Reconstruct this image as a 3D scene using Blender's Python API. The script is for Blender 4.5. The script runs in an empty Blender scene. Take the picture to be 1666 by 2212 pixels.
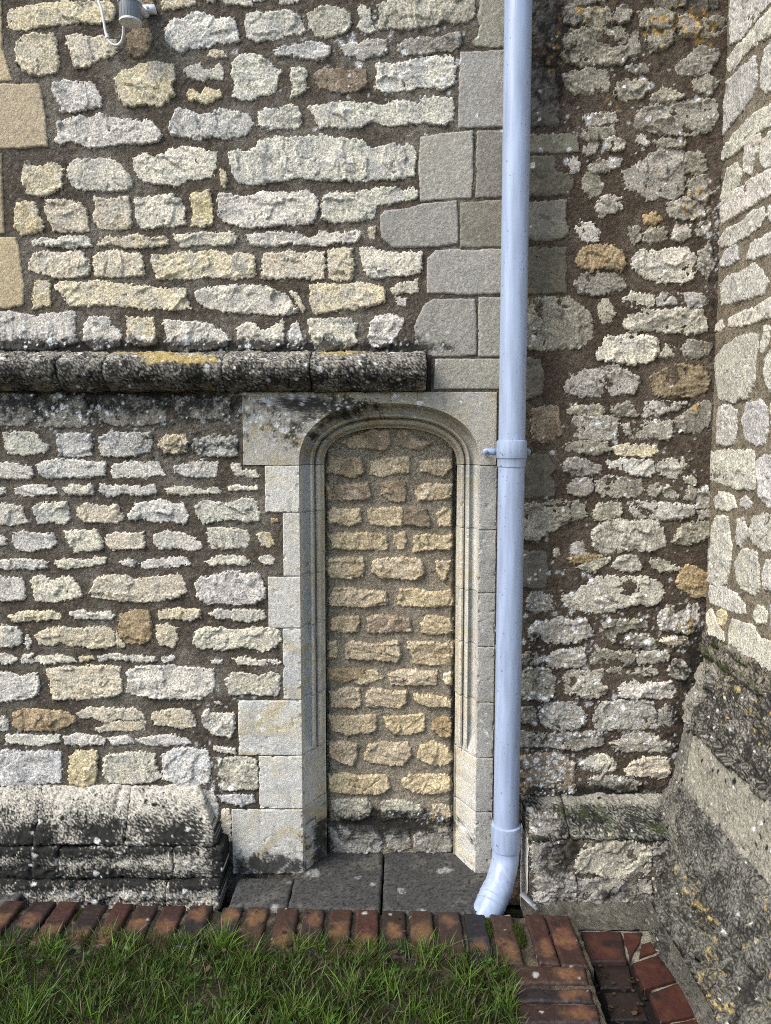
import bpy, math, random
import numpy as np
from mathutils import Vector
random.seed(7); rng = np.random.default_rng(7)

# ------------------------------------------------------------------ camera
F = 1663.0; PITCH = math.radians(5.2); CAM_H = 1.5; CAM_D = 2.567
scene = bpy.context.scene
cam = bpy.data.objects.new('camera', bpy.data.cameras.new('camera'))
scene.collection.objects.link(cam)
cam.location = (0, -CAM_D, CAM_H)
cam.rotation_euler = (math.radians(90) - PITCH, 0, 0)
cam.data.sensor_fit = 'HORIZONTAL'; cam.data.sensor_width = 36.0
cam.data.lens = 36.0 * F / 1666.0
cam.data.clip_start = 0.05; cam.data.clip_end = 300
scene.camera = cam
# ------------------------------------------------------------------ sky and sun
SUN_EL, SUN_AZ = math.radians(46), math.radians(-124)       # azimuth measured from +Y (into the wall) towards +X
S = Vector((math.sin(SUN_AZ) * math.cos(SUN_EL), math.cos(SUN_AZ) * math.cos(SUN_EL), math.sin(SUN_EL)))
world = bpy.data.worlds.new('World'); scene.world = world; world.use_nodes = True
wn = world.node_tree.nodes; wl = world.node_tree.links
sky = wn.new('ShaderNodeTexSky'); sky.sky_type = 'NISHITA'; sky.sun_disc = False
sky.sun_elevation = SUN_EL; sky.sun_rotation = SUN_AZ; sky.dust_density = 2.0
wl.new(sky.outputs[0], wn['Background'].inputs[0]); wn['Background'].inputs[1].default_value = 0.10
sun = bpy.data.objects.new('sun', bpy.data.lights.new('sun', 'SUN'))
scene.collection.objects.link(sun)
sun.rotation_euler = S.to_track_quat('Z', 'Y').to_euler()
sun.data.energy = 1.5; sun.data.angle = math.radians(30); sun.data.color = (1.0, 0.965, 0.91)
scene.render.engine = 'CYCLES'; scene.cycles.use_denoising = False; scene.cycles.filter_width = 1.0
scene.view_settings.view_transform = 'Standard'; scene.view_settings.look = 'None'
scene.view_settings.gamma = 1.0; scene.view_settings.exposure = 1.40

# ------------------------------------------------------------------ helpers
COL = scene.collection
FWD = np.array([0, math.cos(PITCH), -math.sin(PITCH)]); UPV = np.array([0, math.sin(PITCH), math.cos(PITCH)])
CAM = np.array([0, -CAM_D, CAM_H])
def ray(x, y): return FWD * F + np.array([1., 0, 0]) * (x - 833) + UPV * (1106 - y)
def onY(x, y, Y): r = ray(x, y); return CAM + r * (Y + CAM_D) / r[1]
def onZ(x, y, z): r = ray(x, y); return CAM + r * (z - CAM_H) / r[2]
def onX(x, y, X): r = ray(x, y); return CAM + r * X / r[0]

def hsh(ix, iy, seed):
    h = (ix.astype(np.int64) * 374761393 + iy.astype(np.int64) * 668265263 + int(seed) * 1274126177) & 0xFFFFFFFF
    h = ((h ^ (h >> 13)) * 1274126177) & 0xFFFFFFFF
    h = ((h ^ (h >> 16)) * 2246822519) & 0xFFFFFFFF
    return (h ^ (h >> 15)).astype(np.float64) / 4294967296.0
def pn(x, y, seed=0):
    ix = np.floor(x); iy = np.floor(y); fx = x - ix; fy = y - iy
    ux = fx * fx * fx * (fx * (fx * 6 - 15) + 10); uy = fy * fy * fy * (fy * (fy * 6 - 15) + 10)
    def g(a, b):
        t = hsh(ix + a, iy + b, seed) * 6.2831853
        return np.cos(t) * (fx - a) + np.sin(t) * (fy - b)
    n0 = g(0, 0) * (1 - ux) + g(1, 0) * ux; n1 = g(0, 1) * (1 - ux) + g(1, 1) * ux
    return (n0 * (1 - uy) + n1 * uy) * 1.5
def fbm(x, y, scale, octs=4, seed=0, gain=0.55):
    s = 0; a = 1; t = 0
    for i in range(octs):
        s = s + a * pn(x * scale + i * 17.3, y * scale - i * 9.1, seed + i * 31); t += a; a *= gain; scale *= 2.03
    return s / t
def ridged(x, y, scale, octs=3, seed=0):
    s = 0; a = 1; t = 0
    for i in range(octs):
        s = s + a * (1 - 2.4 * np.abs(pn(x * scale + i * 7.7, y * scale + i * 3.1, seed + i * 13))); t += a; a *= 0.5; scale *= 2.1
    return s / t
def facets(x, y, cell, seed, tilt, step):
    """split-stone faces: every jittered cell is its own small tilted plane"""
    gx = np.floor(x / cell); gy = np.floor(y / cell); best = np.full(x.shape, 1e9); h = np.zeros_like(x)
    for a in (-1, 0, 1):
        for b in (-1, 0, 1):
            cx = gx + a; cy = gy + b; px = (cx + hsh(cx, cy, seed)) * cell; py = (cy + hsh(cx, cy, seed + 1)) * cell
            d = np.hypot(x - px, y - py); t = hsh(cx, cy, seed + 2) * 6.2832; m = hsh(cx, cy, seed + 3)
            hh = (np.cos(t) * (x - px) + np.sin(t) * (y - py)) * tilt * (.35 + m) + (hsh(cx, cy, seed + 4) - .5) * step
            h = np.where(d < best, hh, h); best = np.minimum(best, d)
    return h
def sstep(a, b, x):
    t = np.clip((x - a) / (b - a), 0, 1); return t * t * (3 - 2 * t)
def spots(x, y, cell, dens, seed, rmin=0.15, rmax=0.42):
    """round lichen patches: a jittered point in every cell, kept where dens allows"""
    gx = np.floor(x / cell); gy = np.floor(y / cell); out = np.zeros_like(x); wob = pn(x / cell * 2.2, y / cell * 2.2, seed + 5) * 0.16
    for a in (-1, 0, 1):
        for b in (-1, 0, 1):
            cx = gx + a; cy = gy + b
            px = (cx + hsh(cx, cy, seed)) * cell; py = (cy + hsh(cx, cy, seed + 1)) * cell
            r = (rmin + (rmax - rmin) * hsh(cx, cy, seed + 2) ** 2) * cell
            d = np.hypot(x - px, y - py) / cell + wob
            out = np.maximum(out, sstep(1.12, 0.72, d * cell / r) * (hsh(cx, cy, seed + 3) < dens))
    return out

# ------------------------------------------------------------------ materials
def nodes_mat(name):
    m = bpy.data.materials.new(name); m.use_nodes = True
    nt = m.node_tree; return m, nt, nt.nodes, nt.links, nt.nodes['Principled BSDF']
def grain_mat(name, rough=0.9, grain=260., lo=0.55, hi=1.35, bump=0.6, bdist=0.004, coarse=60., fine=620., spec=0.2):
    """vertex colour 'Col' times mineral grain, with fine relief"""
    m, nt, N, L, b = nodes_mat(name)
    at = N.new('ShaderNodeAttribute'); at.attribute_name = 'Col'
    tc = N.new('ShaderNodeTexCoord')
    n1 = N.new('ShaderNodeTexNoise'); n1.inputs['Scale'].default_value = grain; n1.inputs['Detail'].default_value = 3; n1.inputs['Roughness'].default_value = 0.7
    n2 = N.new('ShaderNodeTexNoise'); n2.inputs['Scale'].default_value = coarse; n2.inputs['Detail'].default_value = 4; n2.inputs['Roughness'].default_value = 0.65
    n3 = N.new('ShaderNodeTexNoise'); n3.inputs['Scale'].default_value = fine; n3.inputs['Detail'].default_value = 2
    for n in (n1, n2, n3): L.new(tc.outputs['Object'], n.inputs['Vector'])
    mr = N.new('ShaderNodeMapRange'); mr.inputs[1].default_value = 0.3; mr.inputs[2].default_value = 0.7; mr.inputs[3].default_value = lo; mr.inputs[4].default_value = hi
    L.new(n1.outputs[0], mr.inputs[0])
    m2 = N.new('ShaderNodeMapRange'); m2.inputs[1].default_value = 0.3; m2.inputs[2].default_value = 0.7; m2.inputs[3].default_value = 0.82; m2.inputs[4].default_value = 1.16
    L.new(n2.outputs[0], m2.inputs[0])
    mu = N.new('ShaderNodeMath'); mu.operation = 'MULTIPLY'; L.new(mr.outputs[0], mu.inputs[0]); L.new(m2.outputs[0], mu.inputs[1])
    vm = N.new('ShaderNodeVectorMath'); vm.operation = 'SCALE'; L.new(at.outputs['Color'], vm.inputs[0]); L.new(mu.outputs[0], vm.inputs['Scale'])
    L.new(vm.outputs[0], b.inputs['Base Color'])
    ad = N.new('ShaderNodeMath'); ad.operation = 'MULTIPLY_ADD'; ad.inputs[1].default_value = 1.0
    L.new(n2.outputs[0], ad.inputs[0]); L.new(n1.outputs[0], ad.inputs[2])
    ad2 = N.new('ShaderNodeMath'); ad2.operation = 'MULTIPLY_ADD'; ad2.inputs[1].default_value = 0.4
    L.new(n3.outputs[0], ad2.inputs[0]); L.new(ad.outputs[0], ad2.inputs[2])
    bu = N.new('ShaderNodeBump'); bu.inputs['Strength'].default_value = bump; bu.inputs['Distance'].default_value = bdist
    L.new(ad2.outputs[0], bu.inputs['Height']); L.new(bu.outputs[0], b.inputs['Normal'])
    b.inputs['Roughness'].default_value = rough; b.inputs['Specular IOR Level'].default_value = spec
    return m
M_STONE = grain_mat('weathered_limestone', grain=210., lo=0.36, hi=1.68, bump=0.6, bdist=0.003, coarse=75.)
M_ASH = grain_mat('dressed_limestone', grain=240., lo=0.62, hi=1.3, bump=0.7, bdist=0.004, coarse=90.)
M_MORTAR = grain_mat('gritty_mortar', grain=330., lo=0.3, hi=1.8, bump=1.0, bdist=0.010, coarse=110.)
M_SLAB = grain_mat('stained_stone_slab', rough=0.75, grain=210., lo=0.4, hi=1.5, bump=0.5, spec=0.35)
M_BRICK = grain_mat('worn_brick', rough=0.55, grain=190., lo=0.7, hi=1.25, bump=0.45, bdist=0.003, spec=0.45)
M_TILE = grain_mat('quarry_tile', rough=0.42, grain=150., lo=0.8, hi=1.15, bump=0.2, bdist=0.002, spec=0.5)
M_SOIL = grain_mat('dark_soil', grain=120., lo=0.5, hi=1.5, bump=1.0, bdist=0.01)
def leaf_mat(name, rough=0.5):
    m, nt, N, L, b = nodes_mat(name)
    at = N.new('ShaderNodeAttribute'); at.attribute_name = 'Col'
    L.new(at.outputs['Color'], b.inputs['Base Color']); b.inputs['Roughness'].default_value = rough
    b.inputs['Specular IOR Level'].default_value = 0.3
    tr = N.new('ShaderNodeBsdfTranslucent'); L.new(at.outputs['Color'], tr.inputs[0])
    mx = N.new('ShaderNodeMixShader'); mx.inputs[0].default_value = 0.3
    L.new(b.outputs[0], mx.inputs[1]); L.new(tr.outputs[0], mx.inputs[2]); L.new(mx.outputs[0], N['Material Output'].inputs[0])
    return m
M_GRASS = leaf_mat('grass_blade'); M_MOSS = leaf_mat('moss_tuft', 0.9)
def paint_mat(name, c, rough=0.3, bump=0.3, scale=(60, 60, 6), dirt=0.25):
    m, nt, N, L, b = nodes_mat(name)
    tc = N.new('ShaderNodeTexCoord'); mp = N.new('ShaderNodeMapping'); mp.inputs['Scale'].default_value = scale
    n = N.new('ShaderNodeTexNoise'); n.inputs['Scale'].default_value = 1.0; n.inputs['Detail'].default_value = 6
    L.new(tc.outputs['Object'], mp.inputs[0]); L.new(mp.outputs[0], n.inputs['Vector'])
    n2 = N.new('ShaderNodeTexNoise'); n2.inputs['Scale'].default_value = 95.; n2.inputs['Detail'].default_value = 1
    L.new(tc.outputs['Object'], n2.inputs['Vector'])
    r = N.new('ShaderNodeValToRGB'); r.color_ramp.elements[0].position = 0.24; r.color_ramp.elements[1].position = 0.3
    k = 1 - dirt * 2.2
    r.color_ramp.elements[0].color = (c[0] * k, c[1] * k, c[2] * k, 1); r.color_ramp.elements[1].color = (*c, 1)
    L.new(n2.outputs[0], r.inputs[0])
    mr = N.new('ShaderNodeMapRange'); mr.inputs[1].default_value = 0.3; mr.inputs[2].default_value = 0.7; mr.inputs[3].default_value = 0.80; mr.inputs[4].default_value = 1.10
    L.new(n.outputs[0], mr.inputs[0])
    vm = N.new('ShaderNodeVectorMath'); vm.operation = 'SCALE'; L.new(r.outputs[0], vm.inputs[0]); L.new(mr.outputs[0], vm.inputs['Scale'])
    L.new(vm.outputs[0], b.inputs['Base Color'])
    bu = N.new('ShaderNodeBump'); bu.inputs['Strength'].default_value = bump; bu.inputs['Distance'].default_value = 0.003
    L.new(n.outputs[0], bu.inputs['Height']); L.new(bu.outputs[0], b.inputs['Normal'])
    b.inputs['Roughness'].default_value = rough
    return m
M_PIPE = paint_mat('painted_pipe', (0.32, 0.39, 0.53))
M_WHITE = paint_mat('white_plastic', (0.72, 0.72, 0.72), 0.4, 0.05, dirt=0.15)
M_LENS = paint_mat('grey_lens', (0.20, 0.21, 0.23), 0.3, 0.05, (300, 300, 300))
M_METAL = paint_mat('galvanised_metal', (0.22, 0.23, 0.25), 0.4, 0.2, (90, 90, 90))

# ------------------------------------------------------------------ object builders
def tag(o, label=None, cat=None, group=None, kind=None):
    if label: o['label'] = label
    if cat: o['category'] = cat
    if group: o['group'] = group
    if kind: o['kind'] = kind
    return o
def empty(name, loc=(0, 0, 0)):
    o = bpy.data.objects.new(name, None); o.empty_display_size = 0.1; o.location = loc; COL.objects.link(o); return o
def mesh_obj(name, V, Fc, mat, parent=None, col=None, smooth=True):
    """V (n,3) world points, Fc (m,k) faces with k = 3 or 4"""
    V = np.asarray(V, dtype=np.float64); Fc = np.asarray(Fc, dtype=np.int32)
    c = np.zeros(3)
    if parent is not None:
        p = parent; c = np.array(p.location, dtype=float)
        while p.parent is not None: p = p.parent; c = c + np.array(p.location)
    org = V.mean(0); V = V - org
    me = bpy.data.meshes.new(name); k = Fc.shape[1]
    me.vertices.add(len(V)); me.vertices.foreach_set('co', V.ravel())
    me.loops.add(Fc.size); me.loops.foreach_set('vertex_index', Fc.ravel())
    me.polygons.add(len(Fc)); me.polygons.foreach_set('loop_start', np.arange(0, Fc.size, k, dtype=np.int32))
    if col is not None:
        a = me.attributes.new('Col', 'FLOAT_COLOR', 'POINT')
        cc = np.ones((len(V), 4)); cc[:, :3] = np.clip(col, 0.003, 0.95); a.data.foreach_set('color', cc.ravel())
    if smooth: me.polygons.foreach_set('use_smooth', np.ones(len(Fc), dtype=bool))
    me.materials.append(mat); me.update(calc_edges=True)
    o = bpy.data.objects.new(name, me); COL.objects.link(o)
    o.location = org - c
    if parent is not None: o.parent = parent
    return o
def grid_faces(a, b, keep=None, wrap=False):
    i, j = np.meshgrid(np.arange(a - 1), np.arange(b if wrap else b - 1), indexing='ij')
    j2 = (j + 1) % b
    f = np.stack([i * b + j, (i + 1) * b + j, (i + 1) * b + j2, i * b + j2], -1).reshape(-1, 4)
    if keep is not None: f = f[keep.ravel()]
    return f
def compact(V, f, *arrs):
    u, inv = np.unique(f, return_inverse=True)
    return [V[u], inv.reshape(f.shape)] + [a[u] for a in arrs]
def grid_obj(name, P, mat, parent, colfn=None, flip=False, wrap=False, sharp=None):
    a, b = P.shape[:2]; f = grid_faces(a, b, wrap=wrap)
    if flip: f = f[:, ::-1]
    V = P.reshape(-1, 3); o = mesh_obj(name, V, f, mat, parent, colfn(V) if colfn else None)
    if sharp: o.data.set_sharp_from_angle(angle=math.radians(sharp))
    return o

class Frame:
    def __init__(s, o, u, v):
        s.o = np.array(o, float); s.u = np.array(u, float); s.v = np.array(v, float); s.n = np.cross(s.u, s.v); s.boxes = []
    def P(s, U, V, H): return s.o + U[..., None] * s.u + V[..., None] * s.v + H[..., None] * s.n
    def px(s, x, y):
        r = ray(x, y); t = np.dot(s.o - CAM, s.n) / np.dot(r, s.n); q = CAM + r * t - s.o
        return np.dot(q, s.u), np.dot(q, s.v)
XR = 1.083; NICHE = 0.13
WALL = Frame((0, 0, 0), (1, 0, 0), (0, 0, 1))
RET = Frame((XR, 0, 0), (0, -1, 0), (0, 0, 1))
NIC = Frame((0, NICHE, 0), (1, 0, 0), (0, 0, 1))
RPL = Frame((0, -0.14, 0), (1, 0, 0), (0, 0, 1))

# ------------------------------------------------------------------ weathering maps (what the stone surface itself looks like)
def blobs(lst):
    out = []
    for x, y, rx, ry, s in lst:
        p = onY(x, y, 0); out.append((p[0], p[2], rx / 648., ry / 648., s))
    return out
STAIN = blobs([(90, 748, 420, 14, 1.0), (560, 750, 300, 14, 1.0), (870, 752, 90, 14, .9), (905, 720, 40, 30, .35),
    (60, 868, 180, 36, .70), (260, 866, 180, 36, .72), (430, 868, 150, 38, .66), (390, 965, 110, 35, .55), (500, 950, 40, 45, .5), (100, 960, 150, 30, .2),
    (690, 880, 110, 28, .8), (640, 930, 60, 40, .55), (560, 872, 60, 20, .35), (760, 868, 90, 18, .5),
    (1500, 1420, 45, 120, .7), (1500, 1600, 45, 130, .9), (1350, 1715, 150, 22, .9), (1180, 1710, 70, 20, .7), (1545, 560, 12, 200, .45),
    (1180, 110, 60, 130, .7), (1400, 60, 200, 90, .4), (1300, 1400, 60, 25, .3), (1380, 1395, 60, 16, .5), (1155, 1500, 30, 250, .35),
    (575, 1868, 80, 24, 1.0), (690, 1858, 30, 70, .8), (840, 1818, 130, 24, 1.1), (740, 1830, 60, 24, .6), (450, 1570, 60, 40, .3), (470, 1690, 40, 60, .35), (30, 1590, 60, 20, .25),
    (1010, 1875, 30, 10, .3), (1185, 1800, 34, 60, .8), (1200, 1890, 30, 20, .6), (1325, 1935, 100, 26, .8), (1400, 1830, 25, 60, .6), (1290, 1880, 60, 12, .6)])
LICH = blobs([(1190, 1660, 40, 45, 1.3), (1240, 1350, 90, 60, .3), (1330, 1340, 60, 40, .45), (1440, 1350, 50, 40, .6), (1160, 1500, 60, 90, .35), (1180, 1290, 40, 60, .25),
    (1330, 1540, 120, 60, .3), (1545, 520, 14, 60, .9), (1530, 460, 20, 20, .9), (1350, 250, 150, 90, .12), (1400, 1000, 120, 90, .14), (620, 880, 110, 50, .32), (540, 870, 40, 40, .5), (670, 925, 40, 30, .4),
    (860, 870, 80, 20, .25), (60, 895, 60, 40, .35), (170, 890, 80, 40, .4), (280, 890, 60, 40, .25), (500, 740, 400, 16, .3), (500, 1560, 60, 50, .3), (470, 1650, 60, 60, .3), (60, 1650, 60, 40, .15),
    (840, 130, 90, 60, .25), (760, 100, 60, 40, .3), (1400, 1600, 100, 60, .3), (940, 1798, 30, 16, .5)])
OCHRE = blobs([(1260, 30, 60, 40, .5), (1195, 100, 30, 60, .5), (1430, 50, 60, 50, .55), (1510, 60, 50, 50, .6), (1500, 200, 50, 90, .3), (1320, 220, 30, 20, .5), (1500, 440, 40, 60, .5), (1500, 620, 40, 60, .15), (1505, 880, 20, 20, .6),
    (1350, 990, 100, 60, .2), (1520, 750, 20, 40, .4), (1440, 350, 60, 40, .3), (1480, 1110, 40, 60, .3), (1480, 1350, 30, 30, .5), (900, 120, 60, 20, .2)])
def field(lst, x, z):
    s = np.zeros_like(x)
    for cx, cz, rx, rz, a in lst: s = np.maximum(s, a * np.exp(-0.5 * ((x - cx) / rx) ** 2 - 0.5 * ((z - cz) / rz) ** 2))
    return s
def mixc(c, k, t): return c * (1 - t[:, None]) + np.array(k) * t[:, None]
BLACK = (.022, .021, .019)
def weather(c, x, z, amount=1.0, stain=None, lich=None, och=None):
    """black algae, white and ochre lichen over a colour"""
    s = (field(STAIN, x, z) if stain is None else stain) * amount
    nz = fbm(x, z, 28, 5, 91) * 1.1 + fbm(x, z, 130, 3, 95) * .75
    c = mixc(c, BLACK, 0.93 * sstep(0.3, 0.78, s + nz * 0.62 * np.minimum(s * 4, 1)))
    o = field(OCHRE, x, z) if och is None else och
    m = sstep(0.5, 0.75, o + fbm(x, z, 45, 4, 55) * .75 * np.minimum(o * 4, 1)); c = mixc(c, (.40, .26, .07), m * .8)
    l = field(LICH, x, z) if lich is None else lich
    m = np.maximum(spots(x, z, .03, l, 41), spots(x, z, .013, l * .9, 61)); m *= sstep(-.5, -.1, fbm(x, z, 160, 2, 8))
    return mixc(c, (.74, .76, .76), m * .9)
def grit(x, z, light, dark, bias, seed, och=0.0, li=0.0):
    """old algae-blackened stone: fine black and pale grit, round black pits, ochre and white crusts; bias > 0 is paler"""
    t = fbm(x, z, 170, 2, seed) * 1.25 + fbm(x, z, 14, 5, seed + 5) * .8 + bias
    c = mixc(np.repeat(np.array([dark]), len(x), 0), light, sstep(-.38, .42, t))
    c = mixc(c, np.array(light) * 1.35, sstep(.30, .6, fbm(x, z, 60, 4, seed + 9) + bias * .4) * .8)
    o = och * sstep(-.05, .35, fbm(x, z, 3.2, 2, seed + 15)); c = mixc(c, (.36, .27, .10), sstep(.42, .62, o + fbm(x, z, 50, 4, seed + 17) * .8 * (o > .05)) * .85)
    c = mixc(c, (.012, .012, .010), spots(x, z, .035, .16, seed + 21, .08, .3))
    m = np.maximum(spots(x, z, .035, li, seed + 31, .1, .36), spots(x, z, .014, li, seed + 37)); return mixc(c, (.60, .60, .57), m * .85)
TONE = dict(h=(.46, .445, .395), c=(.56, .49, .355), w=(.57, .53, .44), g=(.30, .28, .232), d=(.155, .142, .115), o=(.37, .285, .17), b=(.27, .22, .15), y=(.56, .475, .29),
            n=(.52, .43, .285), m=(.36, .285, .195), t=(.50, .41, .275), a=(.36, .345, .295), p=(.62, .60, .535), k=(.24, .225, .18), s=(.43, .405, .34), e=(.55, .525, .455))
ALT = dict(h=(.33, .325, .30), c=(.43, .405, .34), w=(.40, .385, .345), g=(.19, .175, .14), d=(.085, .078, .06), o=(.22, .15, .08), b=(.15, .11, .07), y=(.50, .45, .36),
           n=(.40, .31, .19), m=(.21, .16, .105), t=(.46, .39, .28), a=(.27, .26, .22), p=(.52, .485, .395), k=(.14, .13, .10), s=(.25, .225, .18), e=(.36, .355, .34))
def stone_col(x, z, tone, seed, wamt=1.0, var=1.0):
    base = np.array(TONE[tone]) * (1 + (hsh(np.array([seed]), np.array([3]), 1)[0] - .5) * .24)
    base = base * np.array([1, 1, 1 + (hsh(np.array([seed]), np.array([5]), 2)[0] - .5) * .16])
    c = np.repeat(base[None], len(x), 0)
    c = mixc(c, ALT[tone], sstep(-.12, .4, fbm(x, z, 14, 4, seed)) * .8 * var)
    c = mixc(c, np.array(base) * 1.22, sstep(.1, .45, fbm(x, z, 26, 3, seed + 3)) * .6 * var)
    c = mixc(c, (.44, .33, .17), sstep(.22, .5, fbm(x, z, 18, 3, seed + 9)) * (.3 if tone in 'cyn' else .15) * var)
    c = mixc(c, np.array(base) * .42, sstep(.16, .42, fbm(x, z, 75, 3, seed + 6)) * .65 * var)      # pits and grime specks
    return weather(c, x, z, wamt)
def mortar_col(x, z, base, alt, seed=0, wamt=1.0):
    c = np.repeat(np.array(base)[None], len(x), 0)
    c = mixc(c, alt, sstep(-.2, .4, fbm(x, z, 5, 4, seed + 70)))
    c = mixc(c, np.array(base) * .5, sstep(.1, .5, fbm(x, z, 40, 3, seed + 71)) * .6)
    c = c * np.clip(1 + rng.normal(0, .22, len(c)), .35, 1.8)[:, None]
    c = mixc(c, np.array(alt) * 1.6, spots(x, z, .012, .22, seed + 72, .12, .3) * .7)           # pale grit
    return weather(c, x, z, wamt)

# ------------------------------------------------------------------ stones as rough relief patches bedded in a mortar sheet
STYLE = dict(rough=dict(edge=.0035, proud=.0030, rough=.0085, warp=1.0, tool=.0018, grow=.0040), right=dict(edge=.0045, proud=.0030, rough=.013, warp=1.25, tool=.0008, grow=.0085),
             niche=dict(edge=.005, proud=.009, rough=.011, warp=.9, tool=.002, grow=.0075), ash=dict(edge=.0030, proud=.0030, rough=.0008, warp=.28, tool=.0008, grow=.001),
             ret=dict(edge=.0035, proud=.003, rough=.006, warp=.9, tool=.002, grow=.005))
SEED = [100]
def sdf(U, V, poly):
    d = np.full(U.shape, 1e9); ins = np.zeros(U.shape, bool); n = len(poly)
    for i in range(n):
        ax, ay = poly[i]; bx, by = poly[(i + 1) % n]; ex, ey = bx - ax, by - ay; L2 = ex * ex + ey * ey + 1e-12
        t = np.clip(((U - ax) * ex + (V - ay) * ey) / L2, 0, 1); d = np.minimum(d, np.hypot(U - ax - t * ex, V - ay - t * ey))
        c = ((ay <= V) & (by > V)) | ((by <= V) & (ay > V))
        ins ^= c & (U < ax + (V - ay) / (by - ay if abs(by - ay) > 1e-12 else 1e-12) * ex)
    return np.where(ins, d, -d)
def stone(fr, poly, tone, style, parent, name='stone', mat=None, step=.0033, wamt=1.0):
    st = STYLE[style]; SEED[0] += 1; sd = SEED[0]; poly = np.array(poly)
    lo = poly.min(0) - .012; hi = poly.max(0) + .012; fr.boxes.append((*lo, *hi))
    if style == 'ash': step = .0045
    if tone == 't': st = dict(st, warp=.45, rough=.0015)
    if style == 'ash' and fr is WALL and lo[0] > .37: st = dict(st, warp=.9, rough=.005, edge=.004); tone = dict(a='k', k='d').get(tone, tone)
    nu = max(5, int((hi[0] - lo[0]) / step) + 1); nv = max(5, int((hi[1] - lo[1]) / step) + 1)
    U, V = np.meshgrid(np.linspace(lo[0], hi[0], nu), np.linspace(lo[1], hi[1], nv), indexing='ij')
    d = sdf(U, V, poly)
    d = d + st['grow'] + st['warp'] * (fbm(U, V, 22, 2, sd) * .005 + fbm(U, V, 75, 3, sd + 1) * .0085 + pn(U * 170, V * 170, sd + 2) * .0045)
    size = min(hi - lo); r = random.random
    amp = st['rough'] * min(1.0, .45 + size / .18)
    ang = random.choice([.2, .9, 1.1, 1.4, 1.57, 2.2]); ca, sa = math.cos(ang), math.sin(ang)
    A = U * ca + V * sa; B = -U * sa + V * ca
    f0 = fbm(U, V, 9, 4, sd + 2); W1 = .010 * pn(U * 38, V * 38, sd + 11); W2 = .010 * pn(U * 38, V * 38, sd + 12)
    rel = amp * (f0 * .55 + facets(A * 1.35 + W1, B * .75 + W2, .058, sd + 3, 15, .5) + facets(A * 1.3 + W2, B * .7 - W1, .026, sd + 7, 11, .16) + fbm(U, V, 90, 2, sd + 5) * .10)
    rel = rel + st['tool'] * (.2 + 1.1 * r()) * ridged(A * 2.4, B * .25, 42, 2, sd + 4) * sstep(-.2, .3, pn(U * 8, V * 8, sd + 4))
    if style != 'ash': rel = rel - (.3 + .9 * r()) * .0055 * sstep(.075, .015, np.abs(pn(A * 8 + 3, B * 15, sd + 21) + .3 * pn(U * 45, V * 45, sd + 22))) * sstep(-.05, .25, pn(U * 7, V * 7, sd + 23))
    tilt = (U - U.mean()) * (r() - .5) * .035 + (V - V.mean()) * (r() - .5) * .05
    if style == 'ash': tilt = tilt * .06
    k = sstep(-.004, st['edge'], d)
    h = -.013 + (st['proud'] * (.6 + .8 * r()) + .013) * k + (rel + tilt) * sstep(0, st['edge'] * 1.6, d)
    lim = .0022 if style != 'right' else .0012
    h = np.where((h < lim) & (d > st['edge'] * .8), lim + (h - lim) * .22, h)
    keep = d > -.009
    kq = keep[:-1, :-1] & keep[1:, :-1] & keep[1:, 1:] & keep[:-1, 1:]
    if kq.sum() < 4: return None
    f = grid_faces(nu, nv, kq); P = fr.P(U, V, h).reshape(-1, 3)
    uv = np.stack([U.ravel(), V.ravel()], 1); P, f, uv = compact(P, f, uv)
    off = 0 if fr is WALL or fr is NIC else (7.7 if fr is RET else 0)
    x, z = uv[:, 0] + off, uv[:, 1]
    c = stone_col(x, z, tone, sd, wamt, .45 if style == 'ash' else 1.0)
    c = c * np.clip(1 + rng.normal(0, .10 if style == 'ash' else .19, len(c)), .35, 1.6)[:, None]
    return mesh_obj(name, P, f, mat or (M_ASH if style == 'ash' else M_STONE), parent, c)
def sheet(fr, u0, u1, v0, v1, step, amp, colfn, parent, name='mortar', hole=None, dip=None):
    nu = int((u1 - u0) / step) + 1; nv = int((v1 - v0) / step) + 1
    U, V = np.meshgrid(np.linspace(u0, u1, nu), np.linspace(v0, v1, nv), indexing='ij')
    h = amp * (fbm(U, V, 9, 3, 11) * 1.2 + fbm(U, V, 60, 3, 12) * .8) - .001
    if dip is not None: h = h - dip(U, V)
    keep = np.ones((nu - 1, nv - 1), bool)
    if hole is not None: keep = ~hole(U, V)[:-1, :-1]
    f = grid_faces(nu, nv, keep); P = fr.P(U, V, h).reshape(-1, 3); P, f, uu, vv = compact(P, f, U.ravel(), V.ravel())
    return mesh_obj(name, P, f, M_MORTAR, parent, colfn(uu, vv))
REG = dict(A=(0, 0), B=(0, 400), C=(533.3, 0), D=(533.3, 400), E=(1066.7, 0), F=(1066.7, 400), G=(1066.7, 800), H=(1066.7, 1200), I=(0, 800), J=(0, 1200), K=(0, 1600),
           L=(533.3, 800), M=(533.3, 1200), N=(533.3, 1600), O=(1066.7, 1600))
def parse(txt):
    reg = None
    for ln in txt.strip().splitlines():
        ln = ln.strip()
        if not ln: continue
        if ln[0] == '@': reg = REG[ln[1]]; continue
        for item in ln.split(';'):
            w = item.split()
            if len(w) < 4: continue
            yield w[0], [(reg[0] + float(a.split(',')[0]) * 3.6, reg[1] + float(a.split(',')[1]) * 3.6) for a in w[1:]]
def lay(fr, txt, style, parent, wamt=1.0):
    shift = dict(right=dict(w='s', s='g', e='s', c='s'), ret=dict(w='h', e='h', c='w')).get(style, {})
    for tone, pts in parse(txt):
        st = style; nm = 'stone'
        if tone[0] == '!': st = 'ash'; tone = tone[1:]; nm = 'quoin_stone'
        if random.random() < .8: tone = shift.get(tone, tone)
        stone(fr, [fr.px(x, y) for x, y in pts], tone, st, parent, nm, wamt=wamt)
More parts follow.
